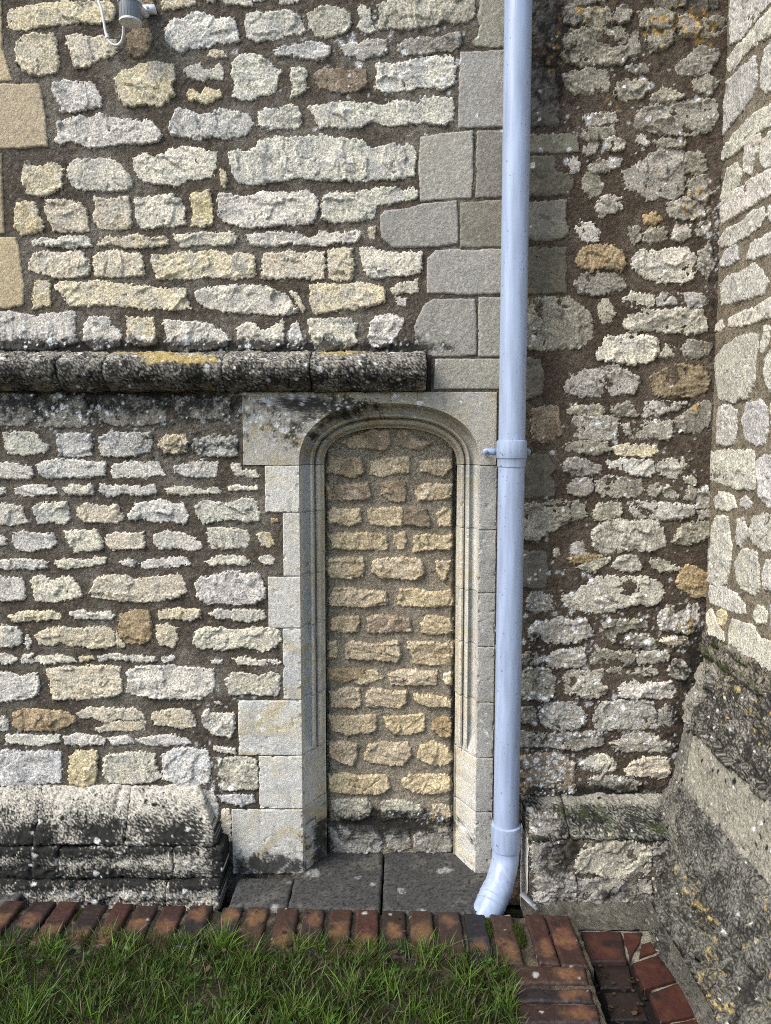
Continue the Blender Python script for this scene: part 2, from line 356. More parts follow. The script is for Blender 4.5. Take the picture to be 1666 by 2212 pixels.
def fill(fr, u0, u1, v0, v1, tones, style, parent):
    v = v0
    while v < v1 - .05:
        hh = random.uniform(.07, .17); u = u0 + random.uniform(-.08, 0)
        while u < u1 - .04:
            ww = random.uniform(.1, .3); b = (u, v, min(u + ww, u1), min(v + hh, v1) - .02)
            if b[2] - b[0] > .05 and b[3] - b[1] > .03 and not any(b[0] < q[2] - .01 and b[2] > q[0] + .01 and b[1] < q[3] - .01 and b[3] > q[1] + .01 for q in fr.boxes):
                j = lambda: random.uniform(-.012, .012)
                n = len(fr.boxes)
                stone(fr, [(b[0] + j(), b[1] + j()), (b[2] + j(), b[1] + j()), (b[2] + j(), b[3] + j()), ((b[0] + b[2]) / 2, b[3] + j()), (b[0] + j(), b[3] + j())], random.choice(tones), style, parent)
            u += ww + .022
        v += hh
STONES_LEFT = '''
@A
c 4,7 10,5 20,3 30,1 45,1 60,1 66,0 69,5 68,11 60,14 45,14 35,15 20,17 12,19 5,18 5,12; c 9,27 12,22 20,20 32,21 34,25 34,33 36,40 33,43 24,46 15,43 10,38
c 40,22 46,20 55,23 63,21 66,23 69,24 71,30 69,33 60,35 55,38 50,41 45,40 43,33 40,27; b 77,20 82,17 91,18 91,27 88,31 84,35 79,34 76,28
e 99,17 103,12 111,11 115,7 122,8 130,11 140,11 143,20 143,24 138,26 130,25 125,28 115,29 109,32 103,28 99,25; c 125,32 130,30 135,32 136,34 130,35 125,34
c 69,47 74,42 80,41 84,38 95,37 104,39 105,45 103,52 104,57 100,61 96,64 88,63 82,64 76,64 72,60 70,54; w 109,41 115,40 120,38 122,42 128,41 132,38 134,43 133,47 126,48 120,48 114,46
y 112,56 116,53 120,57 124,53 129,54 132,53 133,58 128,60 123,62 118,60 113,60; e 139,38 143,34 150,32 157,34 163,39 168,42 167,48 166,55 162,57 156,57 152,60 145,60 139,57 141,50 139,44
w 32,50 38,48 45,49 50,50 54,49 57,52 60,57 62,61 60,64 52,65 45,67 37,67 35,61 32,56; w 34,74 40,72 46,69 55,71 60,68 64,69 70,71 78,72 85,73 90,71 94,76 97,81 95,85 85,86 75,86 65,87 55,89 47,87 42,84 36,87 33,84 35,79
e 101,77 106,65 112,66 120,69 127,68 133,65 140,66 149,69 152,74 150,79 145,82 135,83 128,82 120,84 112,82 104,81; e 156,68 160,65 166,66 169,70 171,75 168,77 160,78 155,75
!t -20,50 24,50 25,55 27,65 28,75 29,88 24,88 15,89 -20,90; !t -20,-15 0,-15 1,10 2,30 4,37 8,49 -20,49
c 96,-8 118,-8 117,2 110,4 98,6; w 134,-5 152,-5 151,3 140,3 135,2; w 122,-5 130,-5 129,1 123,1; b 70,-8 93,-8 92,4 80,8 72,4
c 14,99 16,97 20,99 24,100 28,98 33,98 38,101 37,107 37,112 32,116 26,118 20,117 16,115 13,108; w 41,100 46,95 55,96 65,95 72,98 77,104 80,108 78,113 70,115 60,114 50,114 44,112 41,106
w 80,95 88,92 92,94 99,92 102,89 112,88 122,89 130,91 130,98 128,105 122,107 112,109 105,112 95,110 85,109 81,103; c 132,101 135,103 136,109 135,113 133,111
@C
e 0,9 6,7 10,8 17,7 22,6 28,7 32,9 34,13 35,18 33,20 25,21 22,23 10,24 3,25 0,22 -1,15; s 36,8 42,5 48,3 52,4 58,5 62,9 63,13 61,18 56,21 47,23 41,21 38,17 37,12
e 67,4 70,3 74,6 75,10 75,15 77,18 74,20 70,19 67,17 68,11; s 79,3 83,1 90,0 100,-6 120,-6 135,-3 137,3 136,10 133,13 125,14 120,12 112,15 103,17 95,18 88,17 79,18 80,10
!a 140,1 143,-8 165,-8 165,28 146,29 137,28 135,25 138,22 140,15 138,10 140,5; w 17,-6 32,-6 30,1 20,2; w -1,-6 13,-6 10,0 2,1
e 17,30 22,28 30,27 38,25 45,26 50,28 49,33 46,36 40,36 33,34 25,33 18,33; s 56,28 62,25 68,26 72,23 78,24 84,24 85,30 80,33 75,33 70,36 65,34 59,33
g 90,27 96,24 105,22 115,23 122,20 128,19 129,26 125,30 115,31 105,33 96,33 91,31; e 78,39 85,38 92,38 100,36 108,34 115,33 122,33 125,37 125,45 124,50 118,54 112,53 105,52 98,54 90,55 82,56 77,52 79,45
e 27,41 34,40 36,44 35,49 37,53 33,55 30,58 27,58 28,52 26,45; b 40,44 47,41 55,41 62,43 68,39 71,42 72,47 71,52 65,55 58,56 50,54 44,53 41,49
e 7,67 13,66 20,66 26,63 30,64 32,69 33,74 30,77 22,77 12,77 8,74; e 37,64 45,63 55,61 65,62 75,62 82,63 88,60 97,61 103,62 107,58 115,58 124,59 125,65 123,72 118,75 110,74 100,74 92,75 85,76 75,73 68,76 60,77 52,76 44,76 40,70
!a 128,31 165,29 165,76 127,77 127,55; !a 104,82 115,80 136,78 136,107 135,119 104,121 103,100; !k 138,78 165,78 165,118 137,119
e -11,92 -5,90 2,91 8,85 17,82 28,83 35,82 45,81 55,83 65,83 70,85 73,88 78,89 88,86 93,88 96,86 100,88 102,93 100,100 101,105 92,107 80,107 72,109 60,108 45,108 30,107 15,109 5,111 -4,110 -8,105 -10,98
@D
w 0,7 8,4 15,4 25,5 35,3 42,7 43,13 41,20 37,23 25,24 10,25 -3,25 -13,22 -17,17 -18,10 -16,5; e 46,6 55,4 65,5 75,2 85,1 95,3 100,1 103,4 102,8 95,9 85,11 78,12 77,17 76,20 65,21 52,23 45,20 45,12
!a 80,18 83,15 95,14 105,11 126,9 127,20 127,35 115,37 88,38 81,32 80,25; !k 128,10 165,8 165,37 128,38
w 0,30 8,29 18,28 30,29 38,31 42,31 43,27 50,29 58,29 65,27 68,28 68,31 65,34 55,35 47,36 40,36 25,35 10,37 2,36; c 73,26 77,24 77,29 77,32 74,33 73,30
c 9,45 11,41 18,41 25,39 32,41 40,40 47,40 47,48 46,56 35,56 20,56 9,56; c 49,39 57,38 63,38 64,47 63,54 62,57 50,57 49,48; w 68,38 75,37 80,39 88,41 97,40 105,41 105,50 104,53 95,54 85,55 77,56 72,55 70,48
!a 108,44 113,39 125,38 135,39 145,38 165,38 165,65 135,66 118,65 108,65; c 38,60 48,59 58,60 68,58 78,60 83,63 83,69 75,72 65,74 52,75 45,77 40,76 38,70
w 87,62 92,59 98,58 103,56 103,64 97,65 88,65; w 89,67 93,68 96,68 96,72 91,72; c 27,63 30,65 33,70 35,74 34,76 32,73 29,69 27,66
!a 104,76 107,71 112,68 125,68 137,68 138,78 138,102 125,103 110,103 104,98 101,92 100,85; !a 139,67 165,67 165,103 139,103
w 37,81 45,80 55,80 63,80 66,85 65,90 67,95 62,98 52,99 42,100 39,94 38,88; w 75,81 80,78 88,78 94,80 93,86 89,92 85,97 78,98 74,96 73,89; w 26,84 30,82 32,86 34,92 32,98 26,99 25,92
w -6,86 -1,83 4,83 9,87 14,86 18,83 22,80 22,88 22,96 15,99 5,98 -5,99 -6,93; !a 113,104 165,104 165,122.5 112,122.5; c -10,44 -6,41 0,41 4,43 5,49 4,55 -3,56 -9,56
@B
y 10,11 15,10 20,10 22,14 23,18 26,22 25,27 20,29 13,30 9,24 9,17; c 27,9 35,9 42,9 47,11 51,14 53,20 53,27 48,28 40,28 32,28 29,21 27,14; c 56,7 65,8 77,7 78,14 79,20 78,26 70,27 60,26 56,20 57,13
w 81,8 88,8 95,6 102,5 109,9 111,15 111,23 105,25 95,25 85,26 81,21 82,14; y 115,6 120,5 126,2 127,9 127,15 128,19 127,24 120,25 115,24 116,17 115,11
w 19,34 25,32 33,33 40,31 50,31 54,32 55,36 50,37 40,37 28,36 20,36; c 59,33 65,31 75,31 83,29 90,32 98,31 101,33 100,36 90,37 78,37 68,36 59,37; w 104,30 112,29 118,29 125,28 132,29 138,28 142,31 141,35 135,36 125,36 115,36 109,37 107,34
c 17,47 20,41 28,39 36,41 42,39 49,40 53,45 54,50 52,54 45,55 38,56 30,54 22,53 18,50; c 56,43 60,40 68,39 78,41 85,41 86,47 87,53 84,55 75,55 65,55 57,54 56,48
c 91,42 100,42 108,40 118,40 128,39 136,41 140,43 147,41 153,43 153,54 145,54 135,55 122,56 110,56 100,57 95,56 92,49; y 21,57 25,57 30,57 30,65 30,72 26,73 20,74 20,67
c 33,61 36,58 45,58 55,58 65,58 75,60 85,60 95,62 105,62 111,62 112,68 114,74 105,75 95,74 88,75 80,73 70,72 60,72 50,73 42,72 38,67; w 117,65 122,62 130,61 140,60 150,60 160,61 170,65 175,70 179,74 177,77 170,78 155,77 145,77 135,76 125,74 119,70
w -12,75 4,76 12,77 20,79 28,77 38,76 45,76 45,85 45,95 38,97 25,99 10,99 4,98 -12,99; w 50,84 54,79 60,79 66,79 67,84 71,86 73,90 72,96 65,98 55,98 50,94; c 76,79 85,80 92,79 93,88 94,95 88,97 80,96 76,94 77,86
w 98,81 105,82 115,82 125,83 132,87 136,91 137,96 130,98 118,99 108,100 101,98 100,90; !t -20,-19 1,-19 2,10 3,29 -20,30; !t -20,31 10,31 12,38 13,48 15,60 14,72 4,74 -20,74
@I
g -8,14 10,14 20,15 21,25 18,30 15,33 5,33 -8,32; g 23,15 35,14 50,16 54,25 53,32 48,34 35,34 24,34; g 58,15 75,15 90,16 98,20 100,28 98,31 85,33 70,33 60,30; g 104,16 115,16 122,18 130,16 138,17 139,25 137,30 130,29 118,29 106,28
e 2,38 10,37 18,37 23,39 25,43 29,45 28,49 22,50 14,51 6,50 3,46; e 34,39 42,38 54,38 55,45 55,51 45,52 36,51 35,45; e 60,40 68,37 78,38 90,37 91,43 90,49 82,51 70,52 61,51 60,45; y 95,45 99,39 106,39 111,38 113,43 112,49 105,50 98,49; e 116,42 122,41 128,39 135,40 142,39 142,46 142,51 133,52 120,51 116,48
w -8,56 5,55 15,57 19,58 20,63 18,65 8,65 -8,64; e 22,56 30,54 38,54 48,54 58,55 63,55 63,63 55,64 42,64 32,65 25,63; e 68,57 75,55 85,55 95,55 97,59 100,63 95,63 88,65 78,64 68,65 66,62; w 104,58 112,56 122,54 130,55 131,60 130,64 122,65 112,64 105,62; w 139,56 144,56 146,60 150,60 154,61 155,64 150,65 147,63 142,64 140,60
w -8,70 3,71 4,74 -8,75; w 9,71 15,69 22,69 28,69 33,71 34,74 25,75 15,76 10,74; w 38,71 44,68 50,70 55,68 56,72 56,75 48,74 42,75 39,73; w 60,68 66,69 75,69 85,70 93,68 94,72 93,74 85,75 75,74 65,76 60,73; w 99,71 106,70 115,70 122,72 130,70 132,73 130,74 120,74 110,75 101,74; w 136,70 142,69 148,70 154,69 155,72 150,72 143,72 137,72
w -8,80 5,80 14,82 15,87 17,91 13,92 5,93 -8,92; e 19,82 25,79 32,79 40,79 41,84 42,90 38,92 30,91 23,92 21,87; c 46,83 52,80 58,81 65,82 70,80 73,85 74,89 70,92 62,91 50,91 47,88; e 77,86 82,80 90,79 97,78 105,80 109,79 112,84 113,89 110,92 102,91 92,91 85,89 78,90; e 117,82 122,78 130,79 137,80 143,78 150,76 154,79 156,85 155,90 148,91 140,89 130,90 122,92 119,88
w -8,99 3,100 4,104 -8,105; w 8,99 14,96 20,98 26,98 32,98 34,103 32,106 26,107 18,109 9,107 8,103; w 39,97 48,96 58,96 61,100 62,107 55,108 45,109 42,104; c 64,99 70,97 77,98 86,97 86,103 86,107 78,107 68,108 64,105; w 93,98 100,96 107,97 115,100 120,103 121,107 115,108 105,107 95,107 92,103; w 125,95 132,94 140,95 149,96 150,101 149,106 140,107 127,107 125,103; y 154,99 158,97 163,99 165,104 162,106 157,105; o 162,90 166,89 167,91 163,92
@J
w -8,2 5,3 15,2 25,3 29,4 28,7 18,8 5,8 -8,8; w 33,3 40,2 50,3 58,1 63,2 63,5 55,6 45,8 36,8 33,5; w 72,4 77,2 81,4 80,7 75,6; w 84,5 90,3 97,2 105,1 112,1 113,4 115,5 110,6 98,7 87,8; w 123,4 130,0 138,0 147,1 150,4 147,6 138,5 128,6; w 156,2 161,0 165,2 165,5 159,6
w -8,13 8,13 14,14 15,20 15,26 8,27 -8,28; w 18,15 24,12 32,15 42,12 46,16 48,20 49,25 42,26 35,28 28,28 21,27 20,21; c 54,23 58,13 65,12 75,12 80,14 90,14 98,12 107,11 111,15 112,22 108,25 98,27 85,28 72,27 62,26 55,25; w 117,18 120,13 130,12 140,9 148,11 155,11 158,17 159,25 153,28 145,30 135,29 125,29 118,25 118,21
c 5,37 12,34 22,34 32,33 37,35 36,38 25,39 15,39 8,40; w 41,34 50,33 58,35 66,33 69,36 67,39 58,38 48,38 43,37; c 94,33 102,32 112,32 120,33 120,37 115,39 105,38 96,38; w 125,35 131,32 140,33 150,32 159,33 159,38 150,40 140,39 130,37; o 72,35 78,33 85,33 90,34 91,42 91,50 85,53 76,53 72,48 71,42; c 94,41 100,41 106,43 107,50 104,55 96,54 94,48
w -8,43 5,42 10,43 13,47 14,52 8,55 -8,55; w 16,46 18,50 19,53 17,56 15,53; c 21,48 28,44 36,43 45,44 55,43 65,43 69,46 69,54 64,56 52,55 42,54 36,52 32,55 24,53; c 70,46 73,50 75,55 71,55 70,51; w 117,46 125,43 135,44 145,45 155,43 165,44 169,46 168,52 165,55 158,58 148,55 135,56 120,56 116,52
w -8,60 5,59 10,61 10,64 3,65 -8,65; w 12,62 19,61 20,64 13,65; w 13,59 20,59 20,61 14,61; w 21,61 30,60 38,60 45,61 46,64 38,64 28,65 21,64; y 47,61 55,60 56,62 48,64; w 58,61 66,59 75,60 85,60 93,61 94,63 85,64 75,63 66,62 60,63; w 96,62 104,60 105,62 98,64; w 140,62 147,61 155,63 160,62 161,66 152,66 143,65; w 161,63 166,62 169,64 167,66 163,65; w 126,63 133,63 133,65 127,64.5
w -8,71 5,70 12,72 22,70 24,76 23,83 18,86 8,87 -8,88; c 28,69 35,67 45,67 55,66 65,66 72,67 73,75 73,82 68,85 55,86 42,86 32,86 30,80 30,74; w 76,70 82,67 92,66 102,66 112,67 120,67 128,68 129,76 127,82 120,86 108,86 95,86 82,84 76,82 77,76; w 135,74 140,70 148,71 155,72 163,70 168,72 168,80 166,84 158,84 148,83 138,84 137,79
o 8,95 15,92 25,92 32,93 40,94 45,97 46,99 42,101 35,105 22,105 12,105 8,101; c 46,95 52,91 60,91 70,92 80,92 85,94 88,98 80,99 70,98 65,101 60,99 55,97 48,97; c 57,104 62,101.5 70,99.5 80,100 88,99.5 88,104 80,105 68,105 60,106; c 91,95 98,93 108,92 114,94 117,98 118,103 110,104 100,102 92,102; w 121,97 124,92 128,94 135,94 141,95 141,103 138,109 132,108 126,106 122,102
w -8,95 3,96 5,100 5,105 -8,106; w 128,88 131,87 133,89 129,90; e 3,108 15,108 25,108 36,108 36,112 25,114 10,113 4,112; w 38,109 48,107 58,108 63,110 62,113 50,114 40,113; w 65,110 75,108 80,110 80,113 68,114; w 82,110 95,108 105,108 113,110 115,113 100,114 88,114
@K
w 128,3 135,4 141,5 141,8 135,7 129,6; e -8,6 8,6 15,7 28,6 36,7 37,15 36,25 25,26 10,27 -8,27; y 42,10 46,6 52,6 58,6 58,14 58,21 56,26 50,28 42,26 41,18; w 62,11 68,8 76,7 85,7 93,8 94,15 97,22 90,25 78,26 66,25 62,21; e 97,9 105,5 115,4 125,6 126,14 126,25 115,28 105,26 98,23 98,16
s 131,12 138,10 148,10 154,12 155,20 155,29 145,29 135,30 131,27 132,18; e 131,33 140,32 152,33 153,37 145,39 133,37; w 119,30 128,29 131,40 131,50 127,48 122,38; c 133,42 138,41 139,50 138,60 133,57
'''
STONES_RIGHT = '''
@E
!d 18,-8 38,-8 38,15 37,30 18,30; g 42,5 48,2 52,6 53,12 48,14 43,13; g 54,6 62,5 69,6 70,11 65,15 56,15 54,11; s 72,10 75,5 80,4 82,8 81,12 76,14 72,13; s 42,21 48,18 58,17 70,17 78,17 79,25 80,33 76,38 65,38 52,39 44,37 41,33 43,27
g 88,7 95,5 102,6 108,8 108,15 108,22 104,28 98,29 94,31 92,25 93,18 89,14; d 96,2 103,-3 115,-3 118,2 108,5 98,4; d 118,-4 132,-4 135,3 125,8 118,5; s 112,10 118,8 122,12 124,18 120,22 113,20 112,15; g 126,12 133,10 139,12 139,18 133,22 125,21
s 110,40 118,34 124,28 130,29 135,31 134,37 127,43 118,45 111,44; g 42,46 48,43 58,42 67,43 69,49 68,54 58,56 48,55 43,51; g 75,51 80,48 86,48 92,49 94,54 88,58 78,60 73,57; !d 18,32 37,42 40,60 40,74 33,76 18,76; g 80,40 86,39 94,39 92,43 85,44
w 55,71 60,69 68,68 73,68 74,73 66,74 57,75; s 85,72 89,66 98,63 108,62 118,61 125,60 133,61 134,70 130,78 122,80 110,81 100,80 92,79 86,77; g 94,58 102,53 110,55 113,58 105,61 96,61
s 53,82 58,77 66,77 72,76 73,80 66,83 58,84; w 67,84 72,82 78,85 77,89 70,90 67,88; w 87,82 90,81 93,84 92,87 88,86; s 55,90 60,84 63,86 60,91 56,93
!a 12,80 35,80 46,79 50,82 52,91 37,92 12,92; !k 12,93 37,93 38,103 46,104 49,110 46,117 12,119; w 46,96 50,95 51,102 47,103; w 58,100 64,96 72,97 77,96 74,100 68,102 65,103 60,103
s 78,103 84,101 92,95 100,90 110,89 115,94 114,105 114,115 108,119 100,117 94,120 88,116 80,113; s 54,107 58,103 62,106 66,112 64,117 58,118 54,114; g 97,85 105,83 115,86 112,89 100,88; g 116,92 125,92 128,100 122,105 116,103; g 42,-6 70,-6 66,0 55,2 45,0; g 118,46 128,45 134,50 130,56 120,54; g 78,22 86,20 88,30 84,36 80,30; g 116,108 128,106 133,114 126,120 118,118
@F
w 63,10 68,7 76,8 77,14 72,16 64,18 62,14; !a 12,10 34,9 44,8 44,20 46,29 40,33 28,34 12,33; w 52,22 58,23 63,28 62,33 56,34 52,30 50,26; s 82,26 87,25 88,32 84,34 82,30; s 90,30 95,26 102,26 103,31 98,34 91,34; o 91,19 97,17 100,20 97,23 92,22; w 108,29 110,24 117,25 118,30 112,33 108,32; g 122,24 128,21 131,25 128,29 122,29
o 49,46 54,39 62,36 70,37 77,40 79,47 77,50 70,49 60,50 52,49; s 49,58 53,54 62,52 72,54 78,57 79,62 70,64 60,65 52,64; w 84,44 88,39 98,40 108,38 116,38 121,44 122,50 119,56 110,58 98,58 89,54 85,49; !k 12,37 35,37 44,37 44,65 30,66 12,66; s 12,70 32,68 45,68 54,74 59,81 59,92 52,97 42,98 30,98 12,98
w 78,68 83,65 90,66 96,66 95,72 88,73 80,73; a 98,69 102,65 112,65 125,66 128,69 125,73 112,73 100,72; w 64,71 68,69 71,73 72,78 70,82 66,83 64,78; s 78,84 81,77 88,75 95,75 105,75 115,74 125,76 128,82 128,87 118,88 105,88 92,86 84,88; w 62,101 67,97 68,91 76,91 82,90 90,91 97,92 98,100 95,104 85,107 78,106 70,104 63,104
w 100,102 104,97 108,98 108,103 103,104; s 113,98 117,94 124,94 130,96 129,101 122,103 116,102; !k 12,103 28,104 31,112 29,125 22,129 12,129; g 104,12 115,8 124,12 126,18 116,20 106,18; g 124,40 130,36 132,48 128,56 124,50; g 66,110 74,108 76,112 68,114
@G
w 43,9 47,3 55,0 65,0 78,0 86,4 87,8 84,13 75,14 65,16 55,15 44,14; b 95,4 102,0 112,-3 125,-2 129,5 127,12 120,15 108,16 97,15 96,9; s 45,24 50,21 57,22 64,20 66,24 62,27 52,26 46,26; s 71,22 76,20 81,20 84,23 86,27 80,27 73,27; w 90,25 92,20 100,19 110,20 115,20 110,23 103,25 97,28 90,28
s 110,29 115,26 120,22 128,18 130,20 130,30 127,35 120,37 112,37 110,33; w 47,32 50,28 60,28 74,28 74,36 73,41 60,42 49,40; c 78,33 85,31 95,31 107,31 106,37 105,41 95,40 83,41 79,37; s 42,46 48,43 58,43 68,44 70,47 62,50 52,49 43,48; c 72,47 78,45 88,45 97,46 98,49 94,51 82,51 74,50
s 43,55 50,53 58,56 64,58 64,62 56,62 48,62 43,60; e 69,55 76,54 85,54 95,55 97,60 94,63 86,63 78,60 70,58; s 100,55 106,54 113,53 116,56 111,62 108,66 103,63 99,60; !k 12,50 33,50 35,54 38,58 35,64 38,69 37,76 27,77 12,77; s 45,69 50,66 58,66 59,71 56,75 49,75 45,72
s 62,68 66,64 74,64 80,66 88,66 90,71 85,76 75,75 66,75 62,72; w 100,71 105,70 111,75 109,77 103,75; w 115,65 121,64 121,67 116,67; c 122,74 128,70 130,76 129,83 123,82; s 12,82 28,79 40,79 50,79 54,82 56,87 50,89 42,92 33,97 27,102 12,100
w 60,86 63,81 68,80 75,79 76,85 76,88 68,89 61,89; e 82,84 84,79 92,79 100,80 110,81 118,82 120,86 112,89 98,89 85,88; w 123,85 129,84 129,88 124,89; w 60,97 65,92 75,90 85,91 95,90 101,94 102,100 102,105 95,108 85,107 75,109 65,109 60,105; s 108,103 113,93 120,92 129,91 129,100 125,102 115,104; w 46,106 50,103 54,104 55,110 50,112 46,109; w 36,108 38,107 39,110 37,111; g 93,70 98,68 99,74 95,77; b 24,24 38,22 40,38 30,44 23,40; g 118,70 121,72 120,78 115,77
@H
s 50,7 55,4 62,2 70,2 64,6 60,9 55,8; o 45,2 55,0 65,0 60,3 48,4; w 72,6 76,1 82,0 87,2 88,8 82,9 75,8; w 95,2 100,3 105,5 111,8 105,9 100,9 95,6; o 111,17 113,9 117,6 122,8 128,12 128,20 127,24 120,24 113,20
w 41,27 43,24 50,22 56,18 63,14 72,13 82,13 92,14 100,17 102,22 100,27 93,30 88,28 80,30 70,33 60,34 50,33 44,31; !d 10,-4 32,-3 33,8 32,19 25,20 10,20; s 20,32 23,23 30,23 34,26 35,30 32,33 25,34; w 21,45 25,41 32,40 40,38 48,40 55,39 58,43 59,48 52,51 42,52 30,52 23,50
s 66,41 75,39 85,39 92,40 92,43 82,43 74,47 72,52 69,50 67,45; c 99,37 105,31 115,29 122,30 123,38 124,45 117,47 108,44 100,44; g 79,52 83,48 90,48 96,51 97,55 90,56 80,55; c 101,51 108,50 116,50 116,53 106,54; w 32,63 36,58 45,57 54,56 55,61 55,65 48,66 38,67 33,66; s 58,62 62,57 72,58 80,58 84,60 84,65 76,66 65,65 59,65
w 86,60 90,57 98,58 105,58 104,62 98,64 88,64; g 12,62 22,58 26,60 30,63 25,65 12,65; s 10,72 22,68 33,69 36,74 36,82 32,86 24,86 10,84; c 43,71 48,69 55,70 65,69 66,72 63,76 68,79 68,82 63,85 55,85 48,82 43,82; w 68,69 75,67 83,69 90,67 98,69 96,71 85,71 75,71
w 76,81 79,76 84,75 90,77 97,77 106,76 109,80 107,85 98,85 90,84 83,86 77,84; w 105,69 110,62 113,64 116,67 118,70 115,74 108,73; a 28,98 30,90 38,89 48,89 54,94 55,99 50,103 40,104 31,103; a 61,94 66,89 78,88 90,88 96,89 97,96 96,103 85,104 72,104 63,104 60,99; g 100,93 104,90 108,92 109,99 106,103 100,101; g 10,93 24,91 25,100 10,101
@O
s 10,-5 30,-4 45,-4 65,-5 65,2 50,5 30,3 10,3; w 70,2 78,-2 88,-5 95,-4 100,0 108,3 108,6 95,7 85,6 75,5; w 53,14 58,9 65,8 72,12 73,16 68,19 60,18; c 80,18 84,13 90,11 98,10 105,12 105,19 102,22 92,21 82,21; w 58,23 65,21 75,22 82,23 87,26 85,30 75,30 65,27 58,26; b 10,12 28,8 40,8 48,14 49,25 48,31 35,32 10,31; s 90,31 97,31 97,34 90,34
'''
STONES_RETURN = '''
@E
e 143,-8 160,-8 166,2 160,8 156,14 148,24 142,26 142,10; e 152,22 158,14 166,6 174,2 174,18 160,24 150,33 144,43 141,43 140,36 145,29; e 140,50 150,40 157,34 158,42 158,50 155,58 150,66 142,75 137,82 137,68 139,58; e 160,45 163,30 166,26 174,23 174,52 163,55 160,52
e 137,92 143,82 152,72 160,66 168,63 174,61 174,72 160,78 150,88 140,95 136,96; c 150,97 152,85 160,80 158,92 155,104 151,103; w 160,98 160,85 166,79 174,76 174,98 163,101; e 137,115 140,102 146,98 149,103 148,110 142,117 136,120; w 150,111 158,106 167,101 174,99 174,111 160,120 148,128 137,134 136,122 142,116
@F
w 135,34 140,27 150,22 155,16 162,14 164,18 160,25 152,31 142,36 136,37; w 165,13 174,9 174,21 165,21; w 152,44 155,35 163,30 174,26 174,39 160,43; w 136,47 139,40 146,35 147,44 142,48 137,49; w 136,60 140,55 148,52 156,47 162,53 165,58 162,65 152,68 142,71 137,72
w 141,80 148,77 156,74 166,68 174,65 174,77 158,82 148,85 141,84; w 133,84 137,81 139,85 136,88 133,87; e 133,104 138,97 145,92 154,89 158,90 159,98 157,106 157,118 152,128 143,130 135,128 133,115; w 160,98 163,85 166,86 165,95 161,102; e 163,104 174,90 174,122 166,123 163,117
@G
w 134,44 134,30 136,22 142,21 146,25 146,36 145,43 140,45; w 149,30 152,20 160,18 164,22 165,35 163,43 158,45 151,41; e 128,60 130,49 140,48 150,48 156,48 157,58 157,70 152,72 140,69 131,66; e 158,55 163,51 174,51 174,80 165,82 160,76 159,65; e 132,78 136,73 143,75 146,82 140,84 134,83; e 148,78 152,75 155,80 152,83 148,81
w 130,108 131,95 134,88 140,88 142,98 143,108 142,118 139,128 134,130 129,127; e 146,90 150,89 152,96 149,106 146,103; e 153,98 156,88 163,86 174,86 174,105 163,109 156,104; w 167,20 174,20 174,46 168,44
@H
e 145,5 150,-4 157,-2 159,6 159,20 157,24 150,20 146,15; e 161,12 164,3 174,2 174,23 163,20; w 129,24 130,18 138,19 145,23 151,30 152,35 145,34 137,31 130,28; e 156,37 159,30 164,33 164,40 159,41; y 134,34 139,33 140,38 138,43 134,40; w 129,45 128,35 131,32 134,40 138,46 139,55 136,56 130,51; w 142,60 141,45 143,38 150,41 155,42 160,50 174,53 174,84 165,78 155,70 147,63; w 166,30 174,30 174,46 167,43
'''
